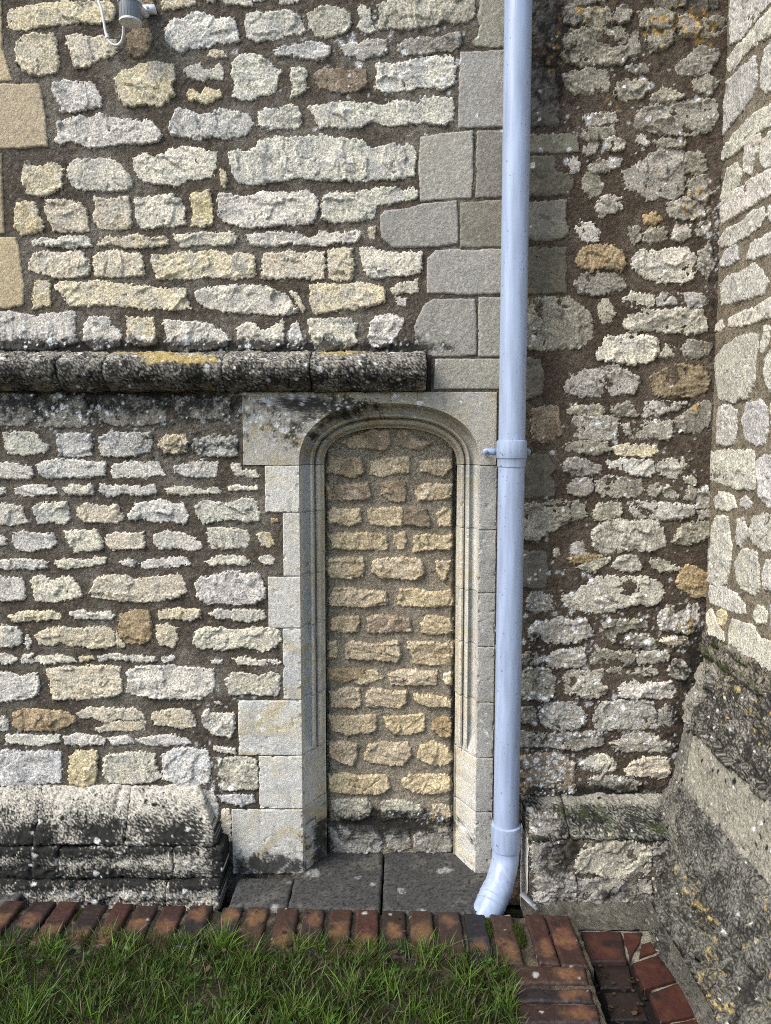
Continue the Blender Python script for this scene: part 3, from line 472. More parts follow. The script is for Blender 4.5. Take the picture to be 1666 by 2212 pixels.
STONES_NICHE = '''
@L
m 58,43 65,40 75,36 85,37 86,43 83,47 72,46 62,46; m 90,44 92,37 98,37 103,42 110,44 105,47 97,46; m 49,59 51,53 60,53 68,53 69,61 64,64 55,62 49,61; n 75,55 85,53 92,53 97,53 97,61 88,62 80,63 75,62; n 105,55 112,54 122,54 122,58 118,62 113,62 105,60
m 49,70 60,69 72,69 74,75 72,77 60,77 50,77; m 81,69 87,67 94,67 95,74 94,78 86,78 82,74; n 102,73 105,69 115,69 122,69 122,76 112,77 104,77; n 50,86 52,83 60,84 68,84 68,90 62,93 54,91 50,91; n 73,84 80,83 93,83 92.5,93 85,93 75,92; b 95,85 100,82 107,84 110,89 109,93 100,93 94,92; n 115,86 119,83 122,86 122,93 116,93
n 50,99 60,98 70,98 80,99 84,100 84,107 72,107 60,107 52,106; n 89,100 94,98 95,103 93,107 89,106; n 101,100 108,99 115,100 122,100 122,107 112,107 101,108
@M
n 49,3 58,2 69,2 70,7 69,12 60,13 50,12; n 76,4 85,2 95,2 104,3 106,10 102,14 90,13 80,13 76,9; n 114,4 122,4 120,9 118,14 115,10; n 50,26 53,20 62,20 70,22 83,22 83,29 75,30 62,30 51,29; n 91,29 93,21 103,21 115,23 122,21 123,29 115,30 103,30
n 51,38 60,37 67,37 66,45 58,45 51,44; m 73,38 78,36 88,37 97,39 98,45 88,45 74,46; n 105,41 109,37 116,37 122,39 123,45 115,47 106,46; n 50,53 53,52 54,60 50,61; n 60,54 64,52 75,54 91,52 92,60 90,63 75,62 60,61; n 97,53 105,52 115,53 123,53 122,65 110,65 101,64 99,58
o 50,69 60,68 70,69 69,73 64,74 58,76 50,74; n 66,76 70,70 77,69 81,73 77,75 70,77; n 86,71 95,69 105,70 114,70 113,77 100,77 87,77; c 119,72 122,71 122,77 119,75; n 51,83 58,80 67,80 68,90 58,91 52,90; n 72,83 77,80 85,82 95,82 95,88 92,91 83,90 73,90; n 101,84 110,84 122,87 122,90 110,90 103,88
n 50,97 60,97 77,96 77,104 72,106 60,107 52,104; n 83,97 90,97 106,96 106,104 100,106 90,107 85,103; o 113,100 117,97 122,98 122,108 116,107 112,104
@N
n 50,2 58,1 65,3 65,10 63,14 57,12 51,9; n 71,10 74,3 82,1 90,2 97,2 98,8 94,14 85,14 75,13; n 103,10 105,3 112,1 120,4 123,11 118,14 110,14; n 50,22 58,20 70,22 83,21 85,28 80,31 65,31 51,30; n 94,24 98,21 108,21 120,21 122,29 115,31 102,31 95,28
s 51,37 60,36 72,35 75,40 72,46 64,47 54,44; s 81,37 90,36 100,38 105,41 104,46 92,45 82,47; n 112,39 120,39 122,45 116,48 112,47; g 50,53 60,51 75,52 81,56 80,66 65,67 51,65; g 84,55 92,53 97,55 98,63 92,66 85,64; g 101,56 110,55 120,53 123,58 122,66 110,67 101,65
'''
STONES_RPLINTH = '''
@O
g 24,46 30,46 40,48 42,60 40,75 48,80 50,90 25,90 24,70; s 25,91.5 40,91.5 49,92.5 50,103 40,104 25,103; s 50,72 53,66 59,60 66,58 74,58 82,61 94,65 94,75 92,80 85,82 75,83 68,81 60,79 50,79; g 51,84 65,83.5 94,85 94,102 85,104 65,106 51,103; g 96,62 104,60 106,75 100,80 97,74; s 97,84 106,82 108,100 98,102
'''

# ------------------------------------------------------------------ swept blocks (mouldings, plinths), slabs and bricks
def resample(sec, step):
    out = [sec[0]]
    for a, b in zip(sec[:-1], sec[1:]):
        a = np.array(a, float); b = np.array(b, float); n = max(1, int(np.linalg.norm(b - a) / step))
        for i in range(1, n + 1): out.append(tuple(a + (b - a) * i / n))
    return np.array(out)
def swept(name, sec, a, b, axis, mat, parent, colfn, pin, noise=.004, step=.0042, enda=None, endb=None, pit=0.0, seed=0, crag=0.0):
    """section (p, z) swept along t from a to b; axis 'x': (t, p, z), axis 'y': (p, t, z); ends return to p = pin"""
    s = resample(sec, step); k = len(s)
    tang = np.gradient(s, axis=0); nrm = np.stack([tang[:, 1], -tang[:, 0]], 1); nrm /= np.linalg.norm(nrm, axis=1)[:, None] + 1e-9
    cen = np.array([pin, s[:, 1].mean()]); flip = np.sign((nrm * (s - cen)).sum()); nrm *= flip
    ts = np.linspace(0, 1, max(3, int(abs(b - a) / step)))
    ea = np.zeros(k) if enda is None else np.array([enda(p, z) for p, z in s]); eb = np.zeros(k) if endb is None else np.array([endb(p, z) for p, z in s])
    cols = [(0.0, 1)] + [(t, 0) for t in ts] + [(1.0, 1)]
    T = np.array([[(a + ea[j]) * (1 - t) + (b + eb[j]) * t for j in range(k)] for t, _ in cols])
    Pp = np.repeat(s[None, :, 0], len(cols), 0); Z = np.repeat(s[None, :, 1], len(cols), 0)
    cp = np.array([c for _, c in cols], bool); dist = np.minimum(np.abs(T - T[0]), np.abs(T - T[-1])); rd = .004 * sstep(.008, 0, dist)
    L = np.concatenate([[0], np.cumsum(np.linalg.norm(np.diff(s, axis=0), axis=1))])[None]
    nz = noise * (fbm(T + L * 0, L + T * 0 + seed, 14, 3, seed) * 1.3 + fbm(T + L * 0, L + T * 0, 55, 3, seed + 1)) - pit * sstep(.25, .5, fbm(T + L * 0, L + T * 0, 40, 2, seed + 2)) - rd
    if crag:
        T2 = T + L * 0; L2 = L + T * 0; w1 = .02 * pn(T2 * 16, L2 * 16, seed + 4); w2 = .02 * pn(T2 * 16, L2 * 16, seed + 5)
        nz = nz + crag * np.clip(facets(T2 + w1, L2 * 1.3 + w2, .13, seed + 6, 7, .7) + .45 * facets(T2 - w2, L2 + w1, .05, seed + 9, 12, .5), -1.1, .9)
    Pp = Pp + nrm[None, :, 0] * nz; Z = Z + nrm[None, :, 1] * nz
    Pp[cp] = pin
    Q = np.stack([T, Pp, Z], -1) if axis == 'x' else np.stack([Pp, T, Z], -1)
    uv = np.stack([T, L + T * 0], -1).reshape(-1, 2)
    return grid_obj(name, Q, mat, parent, lambda V: colfn(V, uv))
def quad_block(name, q, zt, zb, mat, parent, colfn, noise=.0015, rnd=.006, step=.006, seed=0, slope=None):
    """q: front-left, front-right, back-right, back-left (x, y)"""
    q = [np.array(p, float)[:2] for p in q]; lx = np.linalg.norm(q[1] - q[0]); ly = np.linalg.norm(q[3] - q[0])
    def par(l):
        n = max(4, int(l / step)); e = min(.2, rnd / l)
        return np.concatenate([[0, 0, e * .35], np.linspace(e, 1 - e, n), [1 - e * .35, 1, 1]])
    s, t = par(lx), par(ly); Sg, Tg = np.meshgrid(s, t, indexing='ij')
    P = (1 - Sg)[..., None] * (1 - Tg)[..., None] * q[0] + Sg[..., None] * (1 - Tg)[..., None] * q[1] + Sg[..., None] * Tg[..., None] * q[2] + (1 - Sg)[..., None] * Tg[..., None] * q[3]
    d = np.minimum(np.minimum(Sg, 1 - Sg) * lx, np.minimum(Tg, 1 - Tg) * ly)
    x, y = P[..., 0], P[..., 1]
    z = zt - rnd * (1 - np.clip(d / rnd, 0, 1)) ** 2 + noise * (fbm(x, y, 20, 3, seed + 1) * 1.5 + fbm(x, y, 90, 3, seed + 2))
    if slope: z = z + slope(x, y)
    x = x + noise * 1.2 * fbm(x, y, 40, 2, seed + 3); y = y + noise * 1.2 * fbm(x, y, 40, 2, seed + 4)
    z[0] = zb; z[-1] = zb; z[:, 0] = zb; z[:, -1] = zb
    return grid_obj(name, np.stack([x, y, z], -1), mat, parent, colfn)
def box_obj(name, lo, hi, mat, parent, col=(.1, .08, .06)):
    x0, y0, z0 = lo; x1, y1, z1 = hi
    V = [(x0, y0, z0), (x1, y0, z0), (x1, y1, z0), (x0, y1, z0), (x0, y0, z1), (x1, y0, z1), (x1, y1, z1), (x0, y1, z1)]
    Fc = [(0, 3, 2, 1), (4, 5, 6, 7), (0, 1, 5, 4), (1, 2, 6, 5), (2, 3, 7, 6), (3, 0, 4, 7)]
    return mesh_obj(name, V, Fc, mat, parent, np.repeat(np.array([col]), 8, 0), smooth=False)
def tube(name, pts, rads, mat, parent, seg=28, cap=True):
    pts = np.array(pts, float); n = len(pts)
    if np.isscalar(rads): rads = [rads] * n
    tg = np.gradient(pts, axis=0)
    for i in range(n):
        if np.linalg.norm(tg[i]) < 1e-6: tg[i] = pts[min(i + 1, n - 1)] - pts[max(i - 2, 0)]
    tg /= np.linalg.norm(tg, axis=1)[:, None] + 1e-9
    up = np.array([0, 1., 0]) if abs(tg[0][1]) < .8 else np.array([1., 0, 0]); rows = []
    for p, t, r in zip(pts, tg, rads):
        a = np.cross(t, up); a /= np.linalg.norm(a); b = np.cross(t, a); up = np.cross(a, t)
        th = np.linspace(0, 2 * np.pi, seg, endpoint=False); rows.append(p + r * (np.cos(th)[:, None] * a + np.sin(th)[:, None] * b))
    if cap: rows = [np.repeat(pts[:1], seg, 0)] + rows + [np.repeat(pts[-1:], seg, 0)]
    o = grid_obj(name, np.array(rows), mat, parent, wrap=True)
    m = o.modifiers.new('edge', 'EDGE_SPLIT'); m.split_angle = math.radians(40)
    return o

# ------------------------------------------------------------------ door opening measures
xoL = onY(649, 1300, 0)[0]; xiL = onY(703, 1300, NICHE)[0]; xoR = onY(1033, 1300, 0)[0]; xiR = onY(984, 1300, NICHE)[0]
zsp = onY(840, 1005, 0)[2]; zto = onY(840, 871, 0)[2]; zti = onY(840, 924, NICHE)[2]
hx0, hx1, hz1 = onY(525, 930, 0)[0], onY(1073, 930, 0)[0], onY(800, 847, 0)[2]
AO = ((xoL + xoR) / 2, (xoR - xoL) / 2, zto - zsp); AI = ((xiL + xiR) / 2, (xiR - xiL) / 2, zti - zsp); NEXP = 2.35
def arch_r(ph, A): return (np.abs(np.cos(ph) / A[1]) ** NEXP + np.abs(np.sin(ph) / A[2]) ** NEXP) ** (-1 / NEXP)
def in_opening(X, Z, grow=.012):
    cx, a, b = AO[0], AO[1] + grow, AO[2] + grow
    return np.where(Z < zsp, np.abs(X - cx) < a, (np.abs((X - cx) / a) ** NEXP + np.abs((Z - zsp) / b) ** NEXP) < 1)

# ------------------------------------------------------------------ ground
ground = mesh_obj('ground', [(-60, -60, -.14), (60, -60, -.14), (60, 30, -.14), (-60, 30, -.14)], [(0, 1, 2, 3)], M_SOIL, None, np.repeat([[.05, .06, .03]], 4, 0))
tag(ground, kind='structure')
XE = 0.345                                                     # lawn edge along the brick path
def lawn_z(x, y): return -.012 + .012 * fbm(x, y, 3, 3, 5) + .006 * fbm(x, y, 18, 3, 6)
nx, ny = 150, 110
gx, gy = np.meshgrid(np.concatenate([np.linspace(-8, -1.9, 10), np.linspace(-1.85, XE, nx - 10)]), np.concatenate([np.linspace(-8, -1.5, 10), np.linspace(-1.45, -.28, ny - 10)]), indexing='ij')
gz = lawn_z(gx, gy); gz[-1] = -.13
lawn = grid_obj('lawn_soil', np.stack([gx, gy, gz], -1), M_SOIL, None, lambda V: mixc(np.repeat([[.035, .028, .018]], len(V), 0), (.07, .06, .035), sstep(0, .4, fbm(V[:, 0], V[:, 1], 9, 3, 4))))
tag(lawn, kind='structure')

# ------------------------------------------------------------------ left rubble wall
MB, MALT = (.125, .103, .078), (.235, .210, .170)
XL = -1.8; XP = 0.43
wall = tag(empty('rubble_wall', (-.6, 0, 0)), 'pale cream rubble stone wall with brown mortar left of the blue pipe', 'wall')
sheet(WALL, XL, XP, -.12, 3.25, .0055, .0036, lambda x, z: mortar_col(x, z, MB, MALT), wall, hole=lambda U, V: in_opening(U, V))
box_obj('core', (XL, .22, -.2), (1.5, .6, 3.3), M_MORTAR, wall)
lay(WALL, STONES_LEFT, 'rough', wall)
fill(WALL, XL, -1.25, .36, 1.6, 'cwwce', 'rough', wall); fill(WALL, XL, -1.3, 1.83, 3.22, 'ccwwt', 'rough', wall); fill(WALL, -1.25, .25, 2.93, 3.22, 'cwwe', 'rough', wall)

def dark_mould(V, uv):
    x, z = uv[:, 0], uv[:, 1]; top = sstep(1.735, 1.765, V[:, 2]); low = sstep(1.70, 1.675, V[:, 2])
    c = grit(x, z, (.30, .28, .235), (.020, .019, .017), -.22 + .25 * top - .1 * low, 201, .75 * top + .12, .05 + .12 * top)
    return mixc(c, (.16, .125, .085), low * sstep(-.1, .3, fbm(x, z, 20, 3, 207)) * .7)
string = empty('string_course', (0, 0, 1.66)); string.parent = wall; string.location = (.6 - .5, 0, 1.72)
SEC = [(.012, 1.80), (-.03, 1.787), (-.066, 1.770), (-.086, 1.756), (-.093, 1.737), (-.089, 1.714), (-.077, 1.698), (-.058, 1.687), (-.048, 1.676), (-.034, 1.667), (.012, 1.664)]
sx = [XL] + [onY(p, 800, -.09)[0] for p in (119, 220, 478, 669, 923)]
for i in range(5):
    swept('block', SEC, sx[i] + .0015, sx[i + 1] - .0015, 'x', M_STONE, string, dark_mould, .012, noise=.0045, pit=.006, crag=.005, seed=300 + i * 7)
box_obj('mortar', (sx[5] - .004, -.004, 1.668), (sx[5] + .018, .01, 1.785), M_MORTAR, wall, (.05, .035, .025))

PST = [(onY(x, y, -.07)[0], onY(x, y, -.07)[2], rx / 660., ry / 660., s) for x, y, rx, ry, s in
       [(60, 1808, 90, 34, 1.0), (220, 1800, 90, 34, .95), (380, 1802, 70, 30, 1.0), (120, 1830, 170, 18, 1.1), (330, 1826, 150, 12, .9), (60, 1880, 130, 26, 1.15), (240, 1884, 120, 20, 1.1), (430, 1892, 70, 14, 1.1), (480, 1840, 30, 80, 1.1), (240, 1930, 300, 16, .55), (-150, 1830, 150, 80, 1.0)]]
def plinth_col(V, uv):
    x, z = uv[:, 0], uv[:, 1] + 2.0
    return grit(x, z, (.46, .43, .36), (.018, .018, .016), .55 - 1.3 * field(PST, V[:, 0], V[:, 2]) + .25 * fbm(x, z, 6, 3, 225), 221, .12, .03)
plinth = empty('plinth'); plinth.parent = wall; plinth.location = (-.3, 0, 0)
ex = lambda p, z: max(0, -p) * .87
SA = [(.012, .322), (-.008, .314), (-.035, .268), (-.062, .215), (-.086, .172), (-.094, .156), (-.090, .146), (.012, .142)]
xa = [XL, onY(81, 1760, -.05)[0], onY(276, 1760, -.05)[0], -.646]
for i in range(3): swept('block', SA, xa[i] + .0006, xa[i + 1] - .0006, 'x', M_STONE, plinth, plinth_col, .012, noise=.005, pit=.005, crag=.006, seed=330 + i * 5, endb=ex if i == 2 else None)
SB = [(.012, .144), (-.092, .143), (-.102, .135), (-.105, .09), (-.104, .045), (-.098, .034), (.012, .03)]
xb = [XL, onY(126, 1860, -.1)[0], onY(374, 1860, -.1)[0], onY(482, 1860, -.1)[0]]
for i in range(3): swept('block', SB, xb[i] + .0006, xb[i + 1] - .0006, 'x', M_STONE, plinth, plinth_col, .012, noise=.004, pit=.006, crag=.008, seed=350 + i * 5)
SC = [(.012, .036), (-.112, .034), (-.124, .026), (-.128, -.01), (-.13, -.07)]
xc = [XL, onY(184, 1930, -.12)[0], onY(360, 1930, -.12)[0], onY(476, 1930, -.12)[0]]
for i in range(3): swept('block', SC, xc[i] + .0006, xc[i + 1] - .0006, 'x', M_STONE, plinth, plinth_col, .012, noise=.005, pit=.004, crag=.008, seed=370 + i * 5)

# ------------------------------------------------------------------ blocked doorway
door = tag(empty('blocked_doorway', (AO[0], 0, 0)), 'narrow arched doorway with moulded pale stone surround, blocked up with ochre rubble', 'doorway')
MOULD = [(0, 0), (.02, .018), (.07, .038), (.16, .054), (.28, .062), (.40, .064), (.41, .050), (.46, .044), (.53, .047), (.57, .060), (.585, .084), (.60, .092), (.67, .092), (.675, .078), (.76, .076), (.84, .082), (.89, .094), (.91, .112), (1, .114), (1, .155)]
def mould_pts():
    out = []
    for (s0, d0), (s1, d1) in zip(MOULD[:-1], MOULD[1:]):
        n = max(1, int(math.hypot((s1 - s0) * .08, d1 - d0) / .006))
        for i in range(n): out.append((s0 + (s1 - s0) * i / n, d0 + (d1 - d0) * i / n))
    return np.array(out + [MOULD[-1]])
MP = mould_pts(); MPL = np.where(MP[:, 0] < .999, MP[:, 0] * .13, MP[:, 1])
def surround_col(tone, seed, wamt=1.0):
    def f(V):
        x, z = V[:, 0] + V[:, 1] * .9, V[:, 2]; xf = V[:, 0]
        base = np.array(TONE[tone]) * (1 + (random.random() - .5) * .1); c = np.repeat(base[None], len(V), 0)
        w = pn(x * 3, z * 14 + 2.5 * pn(x * 4, z * 4, seed), seed + 1)
        vb = .35 + .65 * hsh(np.array([seed]), np.array([7]), 3)[0]; c = mixc(c, np.array(base) * np.array([.92, .83, .63]), sstep(.0, .45, w) * vb); c = mixc(c, np.array([.40, .41, .42]), sstep(.1, .5, pn(x * 2.5 + 5, z * 11 + 3 * pn(x * 5, z * 5, seed + 6), seed + 5)) * .55 * vb)
        c = mixc(c, np.array(base) * .62, sstep(.15, .5, pn(x * 45, z * 2.2, seed + 11)) * sstep(-.1, .35, fbm(x, z, 5, 2, seed + 12)) * .5); c = mixc(c, (.36, .37, .38), sstep(.15, .55, fbm(x, z, 7, 3, seed + 2)) * .5)
        c = mixc(c, np.array(base) * .55, sstep(.25, .5, fbm(x, z, 60, 3, seed + 3)) * .4)
        ins = sstep(xoL + .03, xoL + .05, xf) * sstep(xoR - .03, xoR - .05, xf); c = c * (1 - ins[:, None] * np.array([.02, .06, .14]))
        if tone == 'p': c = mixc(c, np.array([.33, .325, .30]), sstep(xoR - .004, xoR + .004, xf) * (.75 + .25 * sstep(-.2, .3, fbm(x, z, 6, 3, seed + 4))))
        return weather(c, xf, z, wamt)
    return f
zstop = onY(660, 1652, 0)[2]
def jamb(name, xl, xo, xi, z0, z1, tone, seed, sgn, inset=0.0):
    fr = [(xl, .03), (xl, .004), (xl + sgn * .003, 0)]; n = max(3, int(abs(xo - xl) / .005))
    xs = np.concatenate([[xl, xl, xl + sgn * .003], np.linspace(xl + sgn * .006, xo, n)[:-1], xo + MP[:, 0] * (xi - xo)])
    zs = np.concatenate([[z0, z0 + .003], np.linspace(z0 + .006, z1 - .006, max(4, int((z1 - z0) / .005))), [z1 - .003, z1]])
    nf = len(xs) - len(MP); rows = []
    for z in zs:
        k = float(sstep(zstop - .012, zstop + .03, z)); lag = sstep(zstop - .02, zstop + .05, z - .05 * (1 - MP[:, 0]))
        ys = np.concatenate([[.035, .003, 0], np.zeros(nf - 3), MP[:, 1] * lag + MPL * (1 - lag)])
        rd = .0025 * max(0, 1 - min(z - z0, z1 - z) / .004) ** 2
        ys = ys - .004 + rd + inset
        rows.append(np.stack([xs, ys, np.full(len(xs), z)], -1))
    P = np.array(rows); X, Z = P[..., 0] + P[..., 1], P[..., 2]
    nz = .0009 * fbm(X, Z, 60, 3, seed) + .0016 * fbm(X, Z, 12, 2, seed + 1) + .0006 * pn((X + Z) * 130, (X - Z) * 14, seed + 7); ch = fbm(X, Z, 40, 3, seed + 2)
    near = np.minimum(np.abs(P[..., 0] - xo), np.minimum(np.minimum(P[..., 2] - z0, z1 - P[..., 2]), np.abs(P[..., 0] - xl)))
    P[..., 1] += nz + .006 * sstep(.10, .45, ch) * sstep(.010, .001, near) + .004 * sstep(.33, .55, fbm(X, Z, 30, 3, seed + 5))
    P[..., 2] += (.0016 * fbm(X, Z * 0 + seed, 18, 2, seed + 8)); P[..., 0] += .0018 * fbm(Z, X * 0 + seed, 22, 3, seed + 9) * (np.abs(P[..., 0] - xl) < .02)
    return grid_obj(name, P, M_ASH, door, surround_col(tone, seed), flip=sgn > 0, sharp=24)
yl = [1005, 1108, 1245, 1357, 1512, 1632, 1747, 1893]; xl_px = [573, 612, 580, 612, 515, 560, 502]
for i in range(7):
    z1, z0 = onY(600, yl[i], 0)[2], onY(600, yl[i + 1], 0)[2]
    jamb('jamb_stone', onY(xl_px[i], (yl[i] + yl[i + 1]) / 2, 0)[0], xoL, xiL, max(z0, -.005) + .0012, z1 - .0012, 'p', 400 + i * 9, 1)
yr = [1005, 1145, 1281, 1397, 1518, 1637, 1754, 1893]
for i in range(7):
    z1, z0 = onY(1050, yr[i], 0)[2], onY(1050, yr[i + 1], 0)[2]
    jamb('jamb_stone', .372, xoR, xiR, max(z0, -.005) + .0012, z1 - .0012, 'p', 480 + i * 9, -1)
for xl, xo, xi, sg in ((xoL - .04, xoL, xiL, 1), (.36, xoR, xiR, -1)):
    jamb('joint_mortar', xl, xo - sg * .0, xi, -.01, zsp, 'a', 560, sg, inset=.0035)
# arch head: one stone with the moulded arch cut from it
cr = [math.atan2(hz1 - zsp, hx0 - AO[0]), math.atan2(hz1 - zsp, hx1 - AO[0])]
ph = np.array(sorted(list(np.linspace(math.pi, 0, 220)) + cr, reverse=True)); dirx, dirz = np.cos(ph), np.sin(ph)
with np.errstate(divide='ignore'):
    tx = np.where(dirx > 0, (hx1 - AO[0]) / np.where(np.abs(dirx) < 1e-9, 1e-9, dirx), (hx0 - AO[0]) / np.where(np.abs(dirx) < 1e-9, -1e-9, dirx)); tz = (hz1 - zsp) / np.maximum(dirz, 1e-9)
R_ = np.minimum(tx, tz)[:, None] * np.stack([dirx, dirz], 1) + np.array([AO[0], zsp])
O_ = arch_r(ph, AO)[:, None] * np.stack([dirx, dirz], 1) + np.array([AO[0], zsp]); I_ = arch_r(ph, AI)[:, None] * np.stack([dirx, dirz], 1) + np.array([AI[0], zsp])
rows = [np.stack([R_[:, 0], np.full(len(ph), .03), R_[:, 1]], -1)]
for k in np.linspace(0, 1, 60)[:-1]:
    q = R_ * (1 - k) + O_ * k; rows.append(np.stack([q[:, 0], np.full(len(ph), -.004 + (.002 if k == 0 else 0)), q[:, 1]], -1))
for s, d in MP:
    q = O_ * (1 - s) + I_ * s; rows.append(np.stack([q[:, 0], np.full(len(ph), d - .004), q[:, 1]], -1))
P = np.array(rows); P[..., 2] = np.maximum(P[..., 2], zsp + .0012)
P[..., 1] += .001 * fbm(P[..., 0] + P[..., 1], P[..., 2], 40, 3, 610) + .0012 * fbm(P[..., 0], P[..., 2], 10, 2, 611)
grid_obj('arch_head', P, M_ASH, door, surround_col('s', 612, 1.0), sharp=24)
# rubble filling
infill = empty('infill'); infill.parent = door; infill.location = (0, NICHE, 0)
sheet(NIC, xiL - .03, xiR + .03, -.03, zti + .03, .005, .0035, lambda x, z: mortar_col(x, z, (.34, .295, .22), (.40, .35, .265), 9), infill, dip=lambda U, V: .022 * sstep(.016, .002, np.minimum(U - xiL, xiR - U) + .006 * fbm(U, V, 30, 3, 77)))
lay(NIC, STONES_NICHE, 'niche', infill)

# ------------------------------------------------------------------ right rubble wall
wall_r = tag(empty('rubble_wall', (.75, 0, 0)), 'dark weathered rubble wall with lichen between the blue pipe and the projecting wall', 'wall')
sheet(WALL, XP, 1.2, -.12, 3.25, .0050, .0045, lambda x, z: mortar_col(x, z, (.105, .080, .058), (.165, .132, .100), 3), wall_r)
lay(WALL, STONES_RIGHT, 'right', wall_r)
fill(WALL, .5, 1.05, 2.92, 3.22, 'gdgs', 'right', wall_r)
rpl = empty('plinth'); rpl.parent = wall_r; rpl.location = (0, -.1, 0)
def dark_plinth(V, uv):
    x, z = uv[:, 0], uv[:, 1] + 3.0; back = sstep(-.06, -.03, V[:, 1])
    c = grit(x, z, (.27, .26, .215), (.018, .018, .015), -.22 + .75 * back * sstep(.5, .56, V[:, 0]), 231, .1, .02)
    return mixc(c, (.030, .045, .010), sstep(.1, .35, fbm(x, z, 17, 3, 236)) * .6 * (1 - back))
CP = [(.012, .288), (-.02, .278), (-.05, .268), (-.11, .228), (-.142, .212), (-.150, .204), (-.146, .194), (.012, .186)]
for i, (a, b) in enumerate(((.470, .605), (.610, .965))): swept('cap_stone', CP, a, b, 'x', M_STONE, rpl, dark_plinth, .012, noise=.006, pit=.004, crag=.010, seed=700 + i * 7)
box_obj('core', (.476, -.133, -.12), (1.0, .01, .19), M_MORTAR, rpl, (.2, .185, .15))
sheet(RPL, .476, 1.0, -.12, .2, .006, .005, lambda x, z: mixc(mortar_col(x, z, (.16, .14, .105), (.21, .19, .15), 13, 0), BLACK, .9 * sstep(.0, .3, fbm(x, z, 12, 4, 240))), rpl)
for tone, pts in parse(STONES_RPLINTH):
    stone(RPL, [RPL.px(*p) for p in pts], tone, 'right', rpl, wamt=1.0)
yy, zz = np.meshgrid(np.linspace(-.136, .0, 18), np.linspace(-.12, .2, 40), indexing='ij')
grid_obj('side_stone', np.stack([.472 + .004 * fbm(yy, zz, 20, 3, 243), yy, zz], -1), M_STONE, rpl, lambda V: stone_col(V[:, 1] + 3, V[:, 2], 'p', 244, 0))

# ------------------------------------------------------------------ projecting wall on the right
ret = tag(empty('buttress_wall', (XR, -.3, 0)), 'pale stone wall projecting towards the viewer at the right edge, on a stepped mossy plinth', 'wall')
YE = -1.15
zr = onY(1505, 1397, 0)[2]
sheet(RET, 0, -YE, .7, 3.25, .0062, .004, lambda x, z: mortar_col(x + 9.3, z, (.24, .20, .145), (.30, .26, .19), 5), ret)
box_obj('core', (XR + .06, YE, -.2), (XR + .5, .2, 3.3), M_MORTAR, ret)
lay(RET, STONES_RETURN, 'ret', ret)
fill(RET, .44, 1.13, .84, 3.22, 'wwee', 'ret', ret)
SQ = onY(1468, 1553, 0), onY(1447, 1672, 0)
def mk_ret_col(light, dark, biases, och, li, moss=0.0, seed=0):
    it = iter(biases)
    def f(V, uv):
        x, z = uv[:, 0] + 20, uv[:, 1] + seed; b = next(it, biases[-1])
        c = grit(x, z, light, dark, b + .35 * fbm(x, z, 5, 3, 253 + seed), 260 + seed * 50, och, li)
        return mixc(c, (.045, .065, .012), sstep(.0, .3, fbm(x, z, 12, 3, 257) - .25 + moss) * .85) if moss else c
    return f
steps = empty('plinth'); steps.parent = ret; steps.location = (-.1, 0, 0)
xr1 = onY(1505, 1397, 0)[0]
RA = [(XR + .02, zr + .075), (XR - .012, zr + .05), (xr1 + .012, zr + .026), (xr1, zr + .008), (xr1 + .002, zr - .012), (xr1 + .014, zr - .028), (xr1 + .04, zr - .036)]
RB = [(xr1 + .03, zr - .034), (xr1 + .008, zr - .05), (xr1 - .012, zr - .13), (SQ[0][0] + .004, SQ[0][2] + .06), (SQ[0][0], SQ[0][2]), (SQ[0][0] + .02, SQ[0][2] - .012)]
RC = [(SQ[0][0] + .02, SQ[0][2] - .008), (SQ[0][0] + .012, SQ[0][2] - .02), (SQ[1][0] + .01, SQ[1][2] + .02), (SQ[1][0] + .006, SQ[1][2])]
RD = [(SQ[1][0] + .01, SQ[1][2] + .004), (SQ[1][0] - .004, SQ[1][2] - .008), (.925, .235), (.917, .2), (.93, .19)]
RE = [(.93, .194), (.915, .18), (.900, .10), (.872, .0), (.850, -.05), (.842, -.10)]
DK = (.022, .021, .018)
for nm, sec, cuts, cf, no in (('moulded_block', RA, [.0, -.13, -.29, -.43, -.62, -.85, YE], mk_ret_col((.215, .19, .15), DK, [-.05], .05, .04, .2, 1), .007),
                              ('block', RB, [.0, -.085, -.58, YE], mk_ret_col((.25, .235, .20), DK, [.3, -.20, -.15], .26, .05, 0, 2), .010),
                              ('block', RC, [.0, -.085, -.55, YE], mk_ret_col((.27, .255, .205), (.11, .105, .09), [-.2, .4, .3], .1, .03, 0, 3), .004),
                              ('block', RD, [.0, -.36, -.8, YE], mk_ret_col((.165, .16, .138), DK, [.0, -.05], .22, .015, 0, 4), .009),
                              ('block', RE, [.0, -.12, -.5, YE], mk_ret_col((.16, .155, .13), DK, [.15, -.1, -.1], .36, .02, 0, 5), .016)):
    for i in range(len(cuts) - 1):
        swept(nm, sec, cuts[i] - .0015, cuts[i + 1] + .0015, 'y', M_STONE, steps, cf, XR + .05, noise=no, pit=.006, crag={RB[0]: .016, RD[0]: .013, RE[0]: .024, RC[0]: .003, RA[0]: .006}[sec[0]], seed=800 + i * 7 + len(sec))

